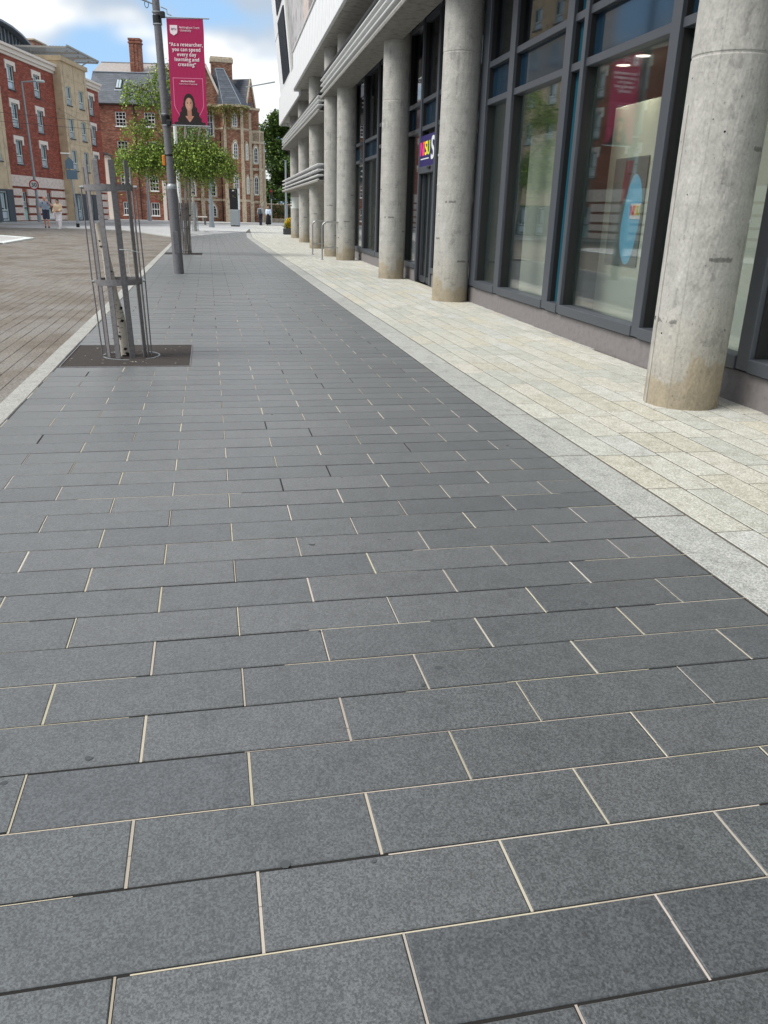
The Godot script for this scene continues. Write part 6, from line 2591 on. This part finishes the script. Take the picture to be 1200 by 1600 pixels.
	if looks.hair_len > 0.0:
		hair.append([hd + Vector3(0, 0.0, -0.06), hd + Vector3(0, -looks.hair_len, -0.07), 0.07, 0.05])
	part("hair", skin(hair, 0.014, 0.02), mat(looks.hair, 0.7), t)
	if looks.has("pack"):
		part("backpack", skin([[ch + Vector3(-0.06, 0.06, -0.19), ch + Vector3(-0.06, -0.24, -0.19), 0.085, 0.10], [ch + Vector3(0.06, 0.06, -0.19), ch + Vector3(0.06, -0.24, -0.19), 0.085, 0.10]], 0.018, 0.03), mat(looks.pack, 0.8), t)
		part("strap", skin([[ch + Vector3(-0.12, 0.19, -0.1), ch + Vector3(-0.13, 0.12, 0.13), 0.022, 0.022], [ch + Vector3(0.12, 0.19, -0.1), ch + Vector3(0.13, 0.12, 0.13), 0.022, 0.022], [ch + Vector3(0.13, 0.12, 0.13), ch + Vector3(0.15, -0.12, 0.06), 0.022, 0.02], [ch + Vector3(-0.13, 0.12, 0.13), ch + Vector3(-0.15, -0.12, 0.06), 0.022, 0.02]], 0.016, 0.01), mat(looks.strap, 0.8), t)
	if looks.has("bag"):
		var wr: Vector3 = j.wr_r
		part("bag", skin([[wr + Vector3(-0.05, -0.12, 0), wr + Vector3(-0.07, -0.34, 0), 0.07, 0.09], [wr + Vector3(0.05, -0.12, 0), wr + Vector3(0.03, -0.34, 0), 0.07, 0.09]], 0.018, 0.03), mat(looks.bag, 0.8), t)


func stance(h: float, step: float, arm_l: Array, arm_r: Array) -> Dictionary:
	var k := h / 1.75
	var d := {
		"head": Vector3(0, 1.63, 0.02) * k, "neck": Vector3(0, 1.49, 0) * k, "chest": Vector3(0, 1.30, 0) * k, "pelvis": Vector3(0, 0.95, 0) * k,
		"sh_l": Vector3(0.19, 1.42, 0) * k, "sh_r": Vector3(-0.19, 1.42, 0) * k,
		"hip_l": Vector3(0.09, 0.92, 0) * k, "hip_r": Vector3(-0.09, 0.92, 0) * k,
		"kn_l": Vector3(0.10, 0.50, 0.10 * step + 0.02) * k, "kn_r": Vector3(-0.10, 0.50, -0.02 * step + 0.03) * k,
		"an_l": Vector3(0.10, 0.095, 0.26 * step) * k, "an_r": Vector3(-0.10, 0.095, -0.24 * step) * k,
	}
	d.el_l = Vector3(arm_l[0], arm_l[1], arm_l[2]) * k
	d.wr_l = Vector3(arm_l[3], arm_l[4], arm_l[5]) * k
	d.el_r = Vector3(arm_r[0], arm_r[1], arm_r[2]) * k
	d.wr_r = Vector3(arm_r[3], arm_r[4], arm_r[5]) * k
	return d


func build_people() -> void:
	var relaxed_l := [0.25, 1.13, -0.03, 0.26, 0.87, 0.07]
	var relaxed_r := [-0.25, 1.13, -0.05, -0.26, 0.87, 0.03]
	var gy := -0.036
	person("person in a grey top and dark shorts, raising a hand while crossing the road", at(-9.30, gy, -53.3, 0.15), stance(1.72, 0.55, [0.36, 1.26, 0.12, 0.16, 1.50, 0.22], [-0.30, 1.14, -0.04, -0.34, 0.92, 0.10]),
		{"skin": srgb(206, 150, 126), "top": srgb(150, 164, 180), "sleeve": 0.7, "lower": "shorts", "bottom": srgb(58, 62, 82), "flare": 1.0, "shoe": srgb(26, 26, 30), "hair": srgb(206, 160, 140), "hair_len": 0.0, "pack": srgb(90, 40, 50), "strap": srgb(70, 40, 60)})
	person("person in a cream top and wide white trousers with a pale bag, crossing the road", at(-8.27, gy, -51.2, -0.25), stance(1.56, 0.7, [0.24, 1.16, 0.05, 0.10, 1.08, 0.24], [-0.26, 1.13, 0.02, -0.30, 1.02, 0.16]),
		{"skin": srgb(190, 138, 112), "top": srgb(226, 200, 168), "sleeve": 1.7, "lower": "trousers", "bottom": srgb(236, 230, 232), "flare": 1.35, "shoe": srgb(230, 226, 224), "hair": srgb(36, 26, 24), "hair_len": 0.08, "bag": srgb(226, 224, 226)})
	person("person in a grey shirt and dark trousers, beside the person in a black skirt", at(4.71, 0.0, -78.0, 2.7), stance(1.72, 0.4, relaxed_l, relaxed_r),
		{"skin": srgb(190, 144, 124), "top": srgb(150, 154, 162), "sleeve": 1.6, "lower": "trousers", "bottom": srgb(36, 38, 54), "flare": 1.0, "shoe": srgb(40, 40, 44), "hair": srgb(120, 112, 108), "hair_len": 0.0, "pack": srgb(70, 78, 80), "strap": srgb(60, 64, 66)})
	person("person in a pale top and long black skirt on the pale footway", at(5.45, 0.0, -78.6, 2.9), stance(1.62, 0.3, relaxed_l, relaxed_r),
		{"skin": srgb(196, 150, 130), "top": srgb(206, 220, 240), "sleeve": 1.5, "lower": "skirt", "bottom": srgb(18, 18, 20), "hem": 0.16, "flare": 1.0, "shoe": srgb(220, 216, 214), "hair": srgb(150, 112, 92), "hair_len": 0.16})
